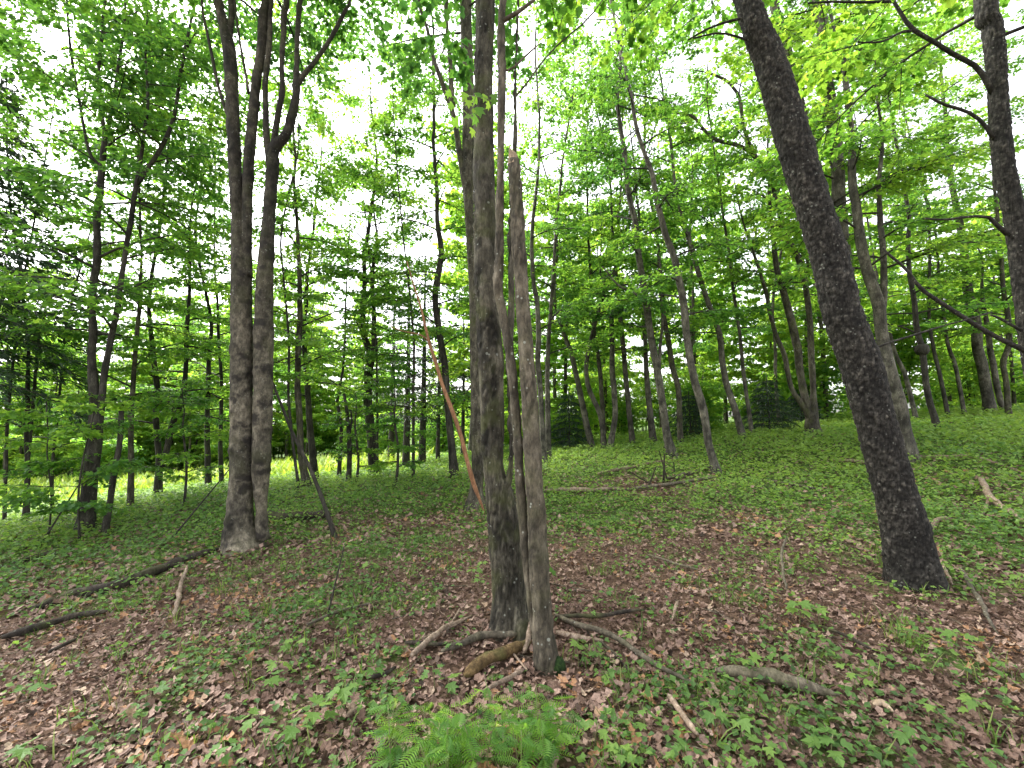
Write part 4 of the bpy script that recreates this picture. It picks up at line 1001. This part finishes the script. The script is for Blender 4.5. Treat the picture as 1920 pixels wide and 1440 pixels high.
# leafy thickets: the understorey at eye level and below
def proto_bush(h, w, n, tint, size=.12, seed=1):
    rr = np.random.default_rng(seed); R.seed(seed); s, tw = Soup(), Soup()
    for k in range(9):
        a = R.uniform(0, 6.28); r = w * R.uniform(.1, .55); hh = h * R.uniform(.6, 1)
        st = catmull(np.array([[.1 * math.cos(a), .1 * math.sin(a), -.1], [r * .5 * math.cos(a), r * .5 * math.sin(a), hh * .5], [r * math.cos(a), r * math.sin(a), hh]]), 7)
        tw.add(*tube(st, np.linspace(.018, .004, 7), 5))
        for j in range(7):
            t = R.uniform(.15, 1); c = np.array([np.interp(t, np.linspace(0, 1, 7), st[:, q]) for q in range(3)])
            m = n // 63; ph = rr.uniform(0, 6.28, m); rad = np.sqrt(rr.random(m)) * R.uniform(.3, .6) * w
            p = c + np.stack([rad * np.cos(ph), rad * np.sin(ph), rr.normal(0, .05, m) - .12 * rad], 1)
            p[:, 2] = np.maximum(p[:, 2], .05)
            scatter(s, KITE, p, size * rr.uniform(.6, 1.2, m), rr.uniform(0, 6.28, m), rr.normal(-.25, .4, m), rr.normal(0, .4, m), np.clip(tint + R.uniform(-.2, .2) + rr.normal(0, .15, m), 0, 1))
    return tw.mesh('stems', M['dark']), s.mesh('foliage', M['leaf'], False)
BUSH = [proto_bush(2.4, 1.3, 3800, .6, seed=5), proto_bush(3.4, 1.5, 5000, .75, seed=6), proto_bush(1.6, 1.2, 2600, .7, seed=7)]
R.seed(5)
bsp = []; want = {'meadow': 32, 'right': 30, 'middle': 22}; tries = 0
while sum(want.values()) > 0 and tries < 6000:
    tries += 1
    y = R.uniform(15.5, 33); x = R.uniform(-1.14, 1.14) * y
    zone = 'meadow' if x < -.28 * y else ('right' if x > .25 * y else 'middle')
    if zone == 'meadow' and y < 26: continue
    if zone == 'middle' and x < 0 and y < 21: continue
    if want[zone] <= 0 or any((x - a) ** 2 + (y - b) ** 2 < 1.3 ** 2 for a, b, _ in bsp): continue
    want[zone] -= 1; bsp.append((x, y, zone))
LAB = between(bsp, 'leafy bush')
for k, (x, y, zone) in enumerate(bsp):
    tm, fm = BUSH[k % 3]
    o = thing('leafy_bush', LAB[k], 'bush', (x, y, float(height(x, y)) - .02), 'leafy bushes in the background understorey')
    o.rotation_euler = (0, 0, R.uniform(0, 6.28)); o.scale = (R.uniform(.9, 1.5),) * 3
    link('stems', tm, o)['kind'] = 'stuff'
    link('foliage', fm, o)['kind'] = 'stuff'
# ------------------------------------------------------------------ fallen wood
def stick(name, label, pts, mat='dead', group='fallen sticks and branches', lift=0.0, taper=.6, forks=(), sides=8, cat='branch'):
    """pixel polyline (x, y, width[, height above ground]) laid on the ground"""
    P = []
    for p in pts:
        h = p[3] if len(p) > 3 else 0
        g = ground_at(p[0], p[1])
        zc = project(g)[2][0]
        P.append([*g, .6 * p[2] * zc / FPX])
        P[-1][2] += P[-1][3] * .8 + lift + h + .034
    P = np.array(P); base = P[0, :3].copy()
    n = max(8, 5 * len(P))
    q = catmull(P, n)
    gz = height(q[:, 0], q[:, 1]) + q[:, 3] * .7 + .024
    if not any(len(p) > 3 for p in pts): q[:, 2] = np.maximum(q[:, 2], gz + lift)
    q[:, :3] += (np.stack([fbm(q[:, :3] * 6, 1, 2), fbm(q[:, :3] * 6, 2, 2), fbm(q[:, :3] * 6, 3, 2)], 1) - .5) * np.minimum(.04, q[:, 3] * 2)[:, None]
    q[:, 3] *= (.7 + .6 * fbm(q[:, :3] * 11, 6, 3)) * np.clip(np.minimum(np.linspace(.55, 6, n), np.linspace(7, .45, n)), 0, 1)
    r = q[:, 3]
    v, f = tube(q[:, :3] - base, r, sides, disp=lambda p, a, s: .7 * r.mean() * (fbm((p + base) * 18, 5, 3) - .5))
    o = link(name, build_mesh(name, v, f, M[mat]), None, tuple(base))
    tag(o, label, cat, group)
    for fk in forks:
        Fp = []
        for p in fk:
            g = ground_at(p[0], p[1]); zc = project(g)[2][0]; rr = .5 * p[2] * zc / FPX
            Fp.append([g[0], g[1], g[2] + rr * .6 + lift + (p[3] if len(p) > 3 else 0), rr])
        qf = catmull(np.array(Fp), 8)
        vf, ff = tube(qf[:, :3] - base, qf[:, 3], 6)
        link('fork', build_mesh('fork', vf, ff, M[mat]), o)
    return o

def upright(name, label, foot, top, depth, w, mat='dead', group='sticks stuck upright in the brush heap', mids=()):
    """a stick standing or leaning: foot on the ground pixel, top at a pixel at the same depth"""
    g = gpt(foot[0], depth); b = g.copy()
    pts = [np.array([*g, .5 * w * depth / FPX])] + [np.array([*at(x, y, depth), .45 * w * depth / FPX]) for x, y in mids] + [np.array([*at(top[0], top[1], depth), .25 * w * depth / FPX])]
    q = catmull(np.array(pts), 12); q[0, 2] -= .05
    v, f = tube(q[:, :3] - b, q[:, 3], 6)
    return tag(link(name, build_mesh(name, v, f, M[mat]), None, tuple(b)), label, 'branch', group)

stick('fallen_log', 'dark fallen log lying right of the pale twin-trunk maple', [(500, 978, 13), (540, 979, 12), (580, 976, 11), (621, 975, 10)], 'rotten', sides=10, cat='log')
stick('fallen_log', 'long rotten dark log running into the slope on the left', [(60, 1148, 13), (130, 1127, 16), (210, 1108, 18), (280, 1082, 16), (340, 1058, 13), (408, 1036, 11)], 'rotten', sides=10, cat='log', lift=-.045)
stick('fallen_branch', 'second dark rotten branch below the long rotten log', [(0, 1212, 11), (70, 1190, 12), (140, 1172, 9), (200, 1160, 7)], 'rotten')
stick('fallen_branch', 'short dark stick above the long rotten log at far left', [(30, 1064, 6), (75, 1052, 7), (110, 1045, 5)], 'rotten')
stick('fallen_branch', 'pale forked stick standing in the leaf litter on the left', [(327, 1166, 7), (333, 1140, 7), (341, 1110, 6, .05), (351, 1087, 5, .1)], 'dead', forks=[[(333, 1140, 4), (336, 1112, 4, .06), (349, 1085, 3, .11)]])
stick('fallen_branch', 'grey stick with pale cut end pointing at the central maple', [(772, 1254, 8), (801, 1222, 9), (838, 1190, 8), (873, 1172, 6)], 'dead', forks=[[(830, 1197, 5), (850, 1172, 5, .03), (862, 1156, 4, .05)]])
stick('fallen_branch', 'thin stick parallel to the pale-ended stick', [(785, 1212, 4), (830, 1196, 5), (885, 1165, 4)], 'dead')
stick('fallen_branch', 'thick dark branch touching the foot of the snag', [(828, 1236, 8), (870, 1228, 10), (905, 1216, 12), (945, 1206, 11), (992, 1198, 10)], 'snag', sides=10)
stick('fallen_branch', 'thin dark stick left of the thick dark branch', [(760, 1224, 6), (815, 1221, 6), (868, 1222, 5)], 'rotten')
stick('fallen_log', 'short yellow brown mossy log in front of the snag', [(872, 1284, 17), (905, 1268, 18), (945, 1250, 16), (993, 1216, 13)], 'mossy', sides=12, cat='log')
stick('fallen_branch', 'thin stick below the mossy log', [(905, 1318, 6), (945, 1298, 7), (985, 1270, 6)], 'dead')
stick('fallen_branch', 'pale bent stick leaning on the left of the snag', [(984, 1244, 8), (989, 1222, 8, .03), (995, 1200, 7, .08)], 'dead')
stick('fallen_branch', 'pale stick crossing between the maple butt and the snag', [(925, 1181, 5), (955, 1184, 6), (992, 1198, 7)], 'dead')
stick('fallen_branch', 'thin pale twig beneath the mossy log', [(960, 1243, 4), (975, 1258, 4), (990, 1272, 3)], 'dead')
stick('fallen_branch', 'long thin branch curving right from the snag towards the foreground', [(1040, 1165, 5), (1075, 1182, 7), (1130, 1203, 9), (1180, 1232, 8), (1240, 1266, 8), (1312, 1310, 5)], 'snag', forks=[[(1100, 1190, 5), (1145, 1224, 6), (1188, 1270, 5)]])
stick('fallen_branch', 'grey stick lying right of the snag foot', [(1042, 1200, 7), (1080, 1207, 8), (1130, 1220, 6)], 'dead')
stick('fallen_branch', 'dark thin stick behind the snag on the right', [(1036, 1168, 5), (1100, 1168, 6), (1160, 1164, 6), (1210, 1158, 4)], 'rotten')
stick('fallen_branch', 'brown stick slanting out of the foreground leaves at the bottom', [(1252, 1332, 8), (1275, 1362, 10), (1308, 1402, 9)], 'dead')
stick('fallen_log', 'broken log with pale splintered end at the lower right', [(1345, 1280, 12), (1390, 1284, 18), (1440, 1292, 20), (1490, 1304, 20), (1535, 1317, 17), (1578, 1330, 8)], 'snag', sides=12, cat='log')
stick('fallen_branch', 'small white wood splinter lying past the broken log', [(1636, 1340, 9), (1655, 1346, 10), (1676, 1352, 5)], 'broken')
stick('fallen_branch', 'pale forked branch raised over the green at the right edge', [(1925, 992, 8), (1890, 968, 8, .02), (1856, 948, 9, .04), (1848, 930, 8, .06), (1838, 916, 7, .08)], 'dead', forks=[[(1856, 948, 7, .04), (1847, 962, 6, .02), (1836, 980, 4)]])
stick('fallen_branch', 'pale curved root-like stick at the side of the leaning cherry', [(1746, 1010, 6), (1752, 997, 6, .02), (1764, 987, 6, .03), (1792, 982, 4)], 'dead')
stick('fallen_branch', 'thin brown branch trailing down right of the leaning cherry', [(1800, 1074, 6), (1816, 1105, 7), (1834, 1135, 7), (1852, 1170, 6), (1872, 1205, 4)], 'snag')
stick('fallen_branch', 'short bent twig at the right foot of the leaning cherry', [(1764, 1062, 4), (1776, 1085, 5), (1788, 1110, 3)], 'dead')
stick('fallen_branch', 'thin upright twig left of the leaning cherry', [(1474, 1118, 4), (1468, 1085, 4, .05), (1468, 1065, 4, .1), (1478, 1043, 3, .16)], 'snag')
stick('fallen_branch', 'long pale pole lying just behind the snag across the clearing', [(1020, 926, 5), (1070, 925, 7), (1120, 925, 6), (1165, 922, 4)], 'dead')
stick('fallen_branch', 'grey pole lying up the slope behind the long pale pole', [(1120, 894, 4), (1170, 884, 5), (1215, 875, 4), (1262, 866, 3)], 'dead')
stick('fallen_branch', 'pale stick against the far side of the leaning cherry', [(1560, 868, 5), (1590, 870, 6), (1632, 876, 6)], 'dead')
stick('fallen_branch', 'long thin pole in the green cover right of the leaning cherry', [(1712, 864, 5), (1770, 862, 5), (1825, 864, 5), (1880, 878, 4), (1925, 895, 3)], 'dead')
stick('fallen_branch', 'thin brown stick in mid slope right of the clearing', [(1440, 905, 3), (1490, 915, 4), (1540, 925, 3)], 'snag')
stick('fallen_branch', 'orange brown wood chip left of the broken log', [(1272, 1140, 4), (1267, 1156, 5), (1257, 1178, 3)], 'dead')
stick('fallen_branch', 'thin grey twig low in the right-hand green cover', [(1215, 1050, 3), (1265, 1065, 4), (1310, 1080, 3)], 'snag')
stick('fallen_branch', 'dark twig in the litter at lower left', [(90, 1240, 6), (120, 1225, 6), (145, 1210, 4)], 'rotten')
stick('fallen_branch', 'dark half-buried stick in the litter left of the fern clump', [(695, 1295, 8), (720, 1282, 8), (742, 1265, 5)], 'rotten')
stick('fallen_branch', 'pale chip lying left of the fern clump', [(652, 1362, 8), (665, 1356, 9), (682, 1348, 6)], 'dead')
stick('fallen_branch', 'thin stick in the litter midway to the pale twin-trunk maple', [(575, 1185, 4), (640, 1160, 5), (700, 1140, 3)], 'snag')
stick('fallen_branch', 'mossy stick angled across the litter below the leaning cherry', [(1520, 1180, 4), (1580, 1205, 5), (1640, 1240, 4)], 'rotten')
upright('standing_twig', 'thin bare seedling stem left of the central maple', (627, 1150), (645, 1025), 3.75, 4, 'dark', None)
upright('standing_twig', 'leaning bare stick beside the left foot of the pale twin-trunk maple', (330, 1020), (430, 880), 6.2, 4, 'dark', None)
upright('standing_twig', 'thin bare stick slanting at far left in front of the meadow', (95, 1012), (150, 905), 6.6, 4, 'dark', None)
# brush heap in the clearing
for lab, a, b, d, w in [('stick rising from the left side of the brush heap', (1213, 917), (1230, 875), 8.6, 4), ('tallest dark stick standing in the brush heap', (1240, 917), (1246, 850), 8.6, 5),
                        ('thin stick beside the tallest stick of the brush heap', (1248, 912), (1236, 845), 8.7, 3), ('right-hand upright stick of the brush heap', (1262, 898), (1263, 866), 8.9, 3),
                        ('slanting stick leaning right out of the brush heap', (1238, 920), (1302, 886), 8.5, 5), ('crossed stick lying low over the brush heap', (1196, 905), (1290, 893), 8.8, 4),
                        ('thin stick leaning left out of the brush heap', (1225, 920), (1180, 884), 8.5, 3)]:
    upright('brush_stick', lab, a, b, d, w, 'rotten')
stick('fallen_branch', 'long brown branch along the base of the brush heap', [(1155, 925, 3), (1210, 920, 5), (1275, 912, 5), (1345, 900, 4)], 'snag')
stick('fallen_branch', 'curved brown branch on the right of the brush heap', [(1250, 905, 4), (1290, 893, 5), (1320, 885, 4), (1345, 880, 3)], 'snag')

# ------------------------------------------------------------------ leaf litter and ground cover
def view_points(n, y0, y1, power=1.3, margin=1.25):
    """ground points in front of the camera, thinning with distance"""
    u = N.random(n)
    e = 2 - power
    y = (y0 ** e + u * (y1 ** e - y0 ** e)) ** (1 / e)
    x = N.uniform(-1, 1, n) * (y * margin + 1.0)
    return x, y
x, y = view_points(92000, 1.2, 16, 1.3)
keep = N.random(len(x)) < np.clip(1.25 - .85 * green(x, y), .12, 1)
x, y = x[keep], y[keep]; n = len(x)
z = height(x, y)
dist = np.hypot(x, y)
size = N.uniform(.025, .068, n) * np.where(dist > 6, 1.35, 1)
tint = np.clip(N.normal(.60, .25, n), 0, .95); tint[N.random(n) < .006] = 1
tint = np.clip(tint * (.35 + 1.3 * fbm(np.stack([x * 1.4, y * 1.4, 0 * x], 1), 71, 4)), 0, 1)
pos = np.stack([x, y, z + N.uniform(.002, .03, n)], 1)
near = np.argsort(dist + N.uniform(0, .9, n) + 10 * (np.abs(x) > 1.25 * y))[:270]
mask = np.ones(n, bool); mask[near] = False
s = Soup()
yaw = N.uniform(0, 6.28, n); pit = N.normal(0, .42, n); rol = N.normal(0, .5, n)
a = mask & (dist < 3.4); b = mask & (dist >= 6); c = mask & ~a & ~b
scatter(s, CURL, pos[a], size[a], yaw[a], pit[a], rol[a], tint[a], N.uniform(.45, 1.15, a.sum()), N.uniform(.3, 2.2, a.sum()))
scatter(s, CURL4, pos[c], size[c], yaw[c], pit[c], rol[c], tint[c], N.uniform(.45, 1.15, c.sum()), N.uniform(.3, 2, c.sum()))
scatter(s, KITE, pos[b], size[b], yaw[b], pit[b], rol[b], tint[b], N.uniform(.7, 1.2, b.sum()))
x, y = view_points(46000, 1.2, 9, 1.3); m = len(x)
scatter(s, KITE, np.stack([x, y, height(x, y) + N.uniform(.002, .022, m)], 1), N.uniform(.012, .034, m), N.uniform(0, 6.28, m), N.normal(0, .5, m), N.normal(0, .6, m), np.clip(N.normal(.42, .24, m), 0, .95), N.uniform(.4, 1.3, m))
tag(link('leaf_litter', s.mesh('leaf_litter', M['litter'], False)), 'brown and pinkish dead leaves carpeting the forest floor', 'leaf litter', kind='stuff')
CURLS = []
for k in range(4):
    V, F = CURL; V = V.copy(); V[:, 2] += .12 * np.sin(V[:, 0] * 6 + k) * (k % 2) + .1 * np.abs(V[:, 1]) * (k - 1.5); V[:, 1] *= (.8, 1, 1.15, .95)[k]
    CURLS.append(build_mesh('fallen_leaf', V, F, M['litter_single'], smooth=False))
for k, i in enumerate(near):
    link('fallen_leaf', CURLS[k % 4], ground, tuple(pos[i] + [0, 0, .012]), (rol[i] * .8, pit[i] * .8, yaw[i]), (size[i] * 1.2,) * 3)

def free_of_trunks(x, y, r=.04):
    ok = np.ones(len(x), bool)
    for bx, by, br in BASES: ok &= (x - bx) ** 2 + (y - by) ** 2 > (br * 1.1 + r) ** 2
    return ok

# low herbs and tiny seedlings: nobody could count these
x, y = view_points(80000, 1.3, 22, 1.15)
g_ = green(x, y)
keep = (N.random(len(x)) < np.clip((g_ - .12) * 1.35, .03, 1)) & free_of_trunks(x, y)
x, y, g_ = x[keep], y[keep], g_[keep]
z = height(x, y); n = len(x); s = Soup()
dist = np.hypot(x, y)
hgt = N.uniform(.02, .10, n) * np.where(dist > 7, 1.6, 1) * (.5 + g_)
nl = 3
for k in range(nl):
    m = n
    ya = N.uniform(0, 6.28, m)
    off = np.stack([np.cos(ya), np.sin(ya), np.zeros(m)], 1) * N.uniform(.005, .05, m)[:, None]
    p = np.stack([x, y, z + hgt * N.uniform(.6, 1.1, m)], 1) + off
    sz = N.uniform(.016, .05, m) * np.clip(.9 + (dist - 4) * .12, 1, 2.2)
    t = np.clip(.46 + .35 * (fbm(np.stack([x * .6, y * .6, 0 * x], 1), 83, 3) - .5) * 2 + N.normal(0, .2, m) + .3 * np.clip((y - 4.5) / 5, 0, 1) + .12 * np.clip(x / 3, 0, 1), 0, 1)  # tint raised far off and rightward, standing in for more light there
    scatter(s, KITE, p, sz, ya, N.normal(-.1, .35, m), N.normal(0, .35, m), t)
tag(link('ground_cover', s.mesh('ground_cover', M['herb'], False)), 'low green herbs and tiny seedlings spreading over the floor', 'ground cover', kind='stuff')

# sedge and grass tufts
s = Soup()
x, y = view_points(2600, 1.5, 15, 1.3)
keep = (N.random(len(x)) < np.clip(green(x, y) * 1.2 - .05 + .35 * (x < -.6), .05, 1)) & free_of_trunks(x, y, .02)
x, y = x[keep], y[keep]
for px, py in [(1360, 1130), (1650, 1040), (1660, 1060), (1220, 1010), (1680, 1180), (1690, 1200), (1700, 1215), (700, 1040), (1120, 1080), (410, 1090), (420, 1110), (300, 1110), (160, 1090), (80, 1060), (1280, 1010), (640, 1060), (540, 1070), (1400, 1340), (1180, 1290)]:
    q = ground_at(px, py); x = np.append(x, q[0] + N.normal(0, .06, 4)); y = np.append(y, q[1] + N.normal(0, .06, 4))
z = height(x, y)
for k in range(len(x)):
    m = R.randint(6, 14)
    p = np.stack([x[k] + N.normal(0, .03, m), y[k] + N.normal(0, .03, m), np.full(m, z[k] - .005)], 1)
    scatter(s, BLADE, p, N.uniform(.04, .15, m), N.uniform(0, 6.28, m), N.normal(0, .25, m), N.normal(0, .2, m), N.uniform(0, 1, m), np.full(m, 1.2))
tag(link('grass', s.mesh('grass', M['grass'], False)), 'thin green sedge and grass blades in loose tufts', 'grass', kind='stuff')
# long grass of the meadow
s = Soup()
n = 11000
x = N.uniform(-40, -3.6, n); y = 13.4 + N.random(n) ** 1.5 * 13
p = np.stack([x, y, height(x, y) + .02], 1)
scatter(s, BLADE, p, N.uniform(.25, .6, n), N.uniform(0, 6.28, n), N.normal(0, .25, n), N.normal(0, .2, n), N.uniform(0, 1, n), np.full(n, 4.0))
tag(link('meadow_grass', s.mesh('meadow_grass', M['meadow_grass'], False)), 'long yellow green grass standing in the sunlit meadow', 'grass', kind='stuff')

# fine dead twigs lying everywhere in the litter
s = Soup()
x, y = view_points(520, 1.5, 10, 1.3)
for k in range(len(x)):
    l = R.uniform(.08, .4); a = R.uniform(0, 6.28); t = np.linspace(-.5, .5, 5); b_ = R.uniform(-.2, .2)
    qx = x[k] + l * (t * math.cos(a) - b_ * t * t * math.sin(a)); qy = y[k] + l * (t * math.sin(a) + b_ * t * t * math.cos(a))
    qz = height(qx, qy) + .018 + R.uniform(0, .02) + .03 * R.random() * t
    s.add(*tube(np.stack([qx, qy, qz], 1), np.linspace(1, .4, 5) * R.uniform(.0018, .0055), 5), tint=R.uniform(.2, .8))
tag(link('twig_litter', s.mesh('twig_litter', M['snag'])), 'fine dead twigs strewn through the leaf litter', 'twigs', kind='stuff')

# ------------------------------------------------------------------ seedlings one can tell apart
def seedling(label, px, py, height_=.14, nleaf=5, size=.08, leaves=HERB_LEAVES, shade=1, name='maple_seedling', group='broad-leaved seedlings on the forest floor'):
    g = ground_at(px, py); h = height_
    # the pixel is where the leaves are seen: step the foot towards the camera so that the top meets it
    g = ground_at(px, py + .8 * h * FPX / project(g)[2][0])
    o = thing(name, label, 'seedling', tuple(g), group)
    top = np.array([R.uniform(-.02, .02), R.uniform(-.02, .02), h])
    v, f = tube(catmull(np.array([[0, 0, -.02], [top[0] * .2, top[1] * .8, h * .5], top]), 6), np.linspace(.0035, .0018, 6), 5)
    link('stem', build_mesh('stem', v, f, M['stem']), o)
    a0 = R.uniform(0, 6.28)
    for k in range(nleaf):
        a0 += 6.28 / min(nleaf, 4) + R.uniform(-.35, .35)
        zz = h * (1 - .28 * (k // 4)) - R.uniform(0, .02)
        r = .012 + .025 * R.random() + .02 * (k // 4)
        sz = size * R.uniform(.5, 1.0)
        link('leaf', leaves[min(3, max(0, shade + R.choice((-1, 0, 0, 1))))], o, (top[0] * zz / h + r * math.cos(a0), top[1] * zz / h + r * math.sin(a0), zz), (R.uniform(-.45, .45), R.uniform(-.1, .6), a0 + R.uniform(-.4, .4)), (sz, sz * R.uniform(.75, 1.1), sz * R.uniform(.6, 2.2)))
    return o
SEED = [
 ('large pale green seedling left of the central maple butt', 560, 1202, .12, 5, .085, 2), ('small seedling above the large pale green one at left', 590, 1136, .12, 5, .08, 2), ('bright single-whorl seedling in the litter at mid left', 523, 1250, .10, 4, .09, 3),
 ('pale seedling low in the litter left of centre', 505, 1278, .10, 5, .08, 2), ('broad-leaved seedling left of the fern clump', 590, 1342, .13, 5, .10, 2), ('drooping big-leaved seedling at the bottom left of the fern clump', 560, 1378, .12, 4, .11, 1),
 ('tall seedling leaf cluster left of the fern clump top', 640, 1310, .16, 4, .09, 2), ('dark glossy seedling above the fern clump', 738, 1315, .07, 8, .05, 0), ('seedling with large leaves below the grey stick', 815, 1268, .14, 5, .075, 1),
 ('drooping seedling leaf pair right of the grey stick', 838, 1282, .10, 3, .085, 2), ('small fresh seedling beside the pale cut stick', 848, 1210, .08, 4, .05, 2), ('pale seedling tuft above the litter left of the maple butt', 885, 1075, .14, 5, .07, 3),
 ('lower pale seedling left of the maple butt', 900, 1090, .10, 5, .07, 2), ('seedling left of the second maple foot', 905, 1060, .12, 4, .06, 3), ('seedling in front of the snag beside the moss', 1085, 1235, .10, 5, .06, 3),
 ('bright seedling right of the snag', 1080, 1212, .10, 4, .065, 3), ('seedling just right of the snag sticks', 1120, 1228, .08, 4, .05, 2), ('small bright seedling right of the curving branch', 1178, 1190, .09, 4, .055, 3),
 ('pale seedling pair below the curving branch', 1135, 1270, .08, 4, .06, 2), ('large pale seedling left of the broken log', 1405, 1248, .15, 5, .10, 3), ('dark seedling above the broken log', 1460, 1235, .12, 5, .07, 1),
 ('big flat pale seedling in the centre right', 1500, 1140, .18, 6, .095, 3), ('bluish green seedling under the big flat pale one', 1538, 1152, .14, 5, .10, 2), ('small seedling left of the big flat pale one', 1445, 1120, .12, 5, .06, 3),
 ('seedling with rounded leaves beneath the big flat pale one', 1498, 1183, .08, 4, .06, 2), ('broad pale seedling right of the broken log', 1605, 1272, .12, 6, .075, 3), ('rounded pale seedling below the leaning cherry', 1650, 1230, .10, 4, .06, 3),
 ('seedling near the right edge with broad flat leaves', 1795, 1205, .15, 6, .085, 2), ('seedling at the right edge above the trailing branch', 1905, 1080, .12, 5, .08, 3), ('small seedling at the left foot of the leaning cherry', 1638, 1095, .10, 5, .055, 3),
 ('rounded seedling at the right foot of the leaning cherry', 1760, 1104, .07, 3, .06, 3), ('seedling low at the right of the broken log tip', 1740, 1332, .13, 5, .085, 2), ('bright seedling at the bottom right', 1845, 1342, .12, 6, .075, 3),
 ('dark seedling at the lower right corner', 1710, 1375, .12, 6, .08, 1), ('seedling cluster right of the fern clump', 1115, 1370, .12, 5, .07, 3), ('seedling with dark flat leaf right of the fern clump top', 1075, 1365, .10, 4, .075, 1),
 ('bushy seedling below the curving branch end', 1210, 1350, .14, 7, .065, 2), ('seedling right of the slanting foreground stick', 1340, 1345, .12, 5, .065, 2), ('fresh seedling below the broken log', 1390, 1360, .12, 7, .08, 2),
 ('seedling in the bottom edge right of centre', 1290, 1420, .12, 6, .085, 1), ('seedling at the bottom edge below the broken log', 1430, 1425, .10, 5, .09, 2), ('seedling at the bottom edge right of the fern clump', 1165, 1430, .10, 6, .07, 3),
 ('wide dark seedling at the bottom right of centre', 1560, 1400, .12, 6, .08, 1), ('seedling in front of the dark half-buried stick', 700, 1265, .08, 4, .06, 1), ('tiny round-leaved seedling at the dark half-buried stick', 706, 1254, .05, 2, .05, 2),
 ('pale seedling in the litter halfway to the pale twin-trunk maple', 660, 1030, .14, 5, .075, 2), ('second pale seedling halfway to the pale twin-trunk maple', 690, 1062, .12, 5, .08, 2), ('seedling in the shade left of the forked stick', 365, 1155, .10, 5, .07, 1),
 ('pale flat seedling left foreground', 270, 1315, .10, 5, .10, 1), ('lone bright leaf seedling at lower left', 135, 1348, .08, 2, .07, 3), ('pale seedling at far left foreground', 50, 1300, .10, 6, .08, 1),
 ('seedling at the lower left corner', 60, 1405, .10, 5, .085, 1), ('bright low seedling below the forked stick', 330, 1250, .09, 5, .07, 2), ('seedling at the bottom edge left of centre', 420, 1415, .12, 6, .08, 1), ('seedling above the bottom edge left of centre', 470, 1350, .10, 5, .08, 2),
 ('pale seedling in the green right of the clearing', 1330, 1180, .09, 5, .055, 3), ('seedling in the green right of the snag', 1110, 1150, .08, 4, .055, 2), ('blue-green seedling right of the snag at mid distance', 1140, 1110, .10, 4, .06, 1),
]
for lab, px, py, h, nl_, sz, sh in SEED: seedling(lab, px, py, h, nl_, sz, HERB_LEAVES, sh)

# the bright leafy clump at the bottom of the picture
g = ground_at(905, 1475)
clump = thing('fern_clump', 'bright green feathery fern clump at the bottom centre', 'plant', tuple(g))
for k in range(29):
    bx, by = R.uniform(-.46, .30), R.uniform(-.10, .20)
    h = R.uniform(.14, .30); lx, ly = R.uniform(-.07, .07), R.uniform(-.05, .07)
    gz = float(height(g[0] + bx, g[1] + by)) - g[2]
    st = catmull(np.array([[bx, by, gz - .02], [bx + lx * .3, by + ly * .3, gz + h * .55], [bx + lx, by + ly, gz + h]]), 7)
    v, f = tube(st, np.linspace(.003, .0015, 7), 5)
    link('stem', build_mesh('stem', v, f, M['stem']), clump)
    a0 = R.uniform(0, 6.28)
    for j in range(8):
        t = .3 + .7 * j / 7; a0 += 2.1 + R.uniform(-.3, .3)
        p = [np.interp(t, np.linspace(0, 1, 7), st[:, c]) for c in range(3)]
        sz = R.uniform(.10, .16) * (1.15 - .4 * t)
        link('leaf', FROND_LEAVES[R.randint(0, 3)], clump, tuple(p), (R.uniform(-.4, .4), R.uniform(-.45, .15), a0), (sz,) * 3)
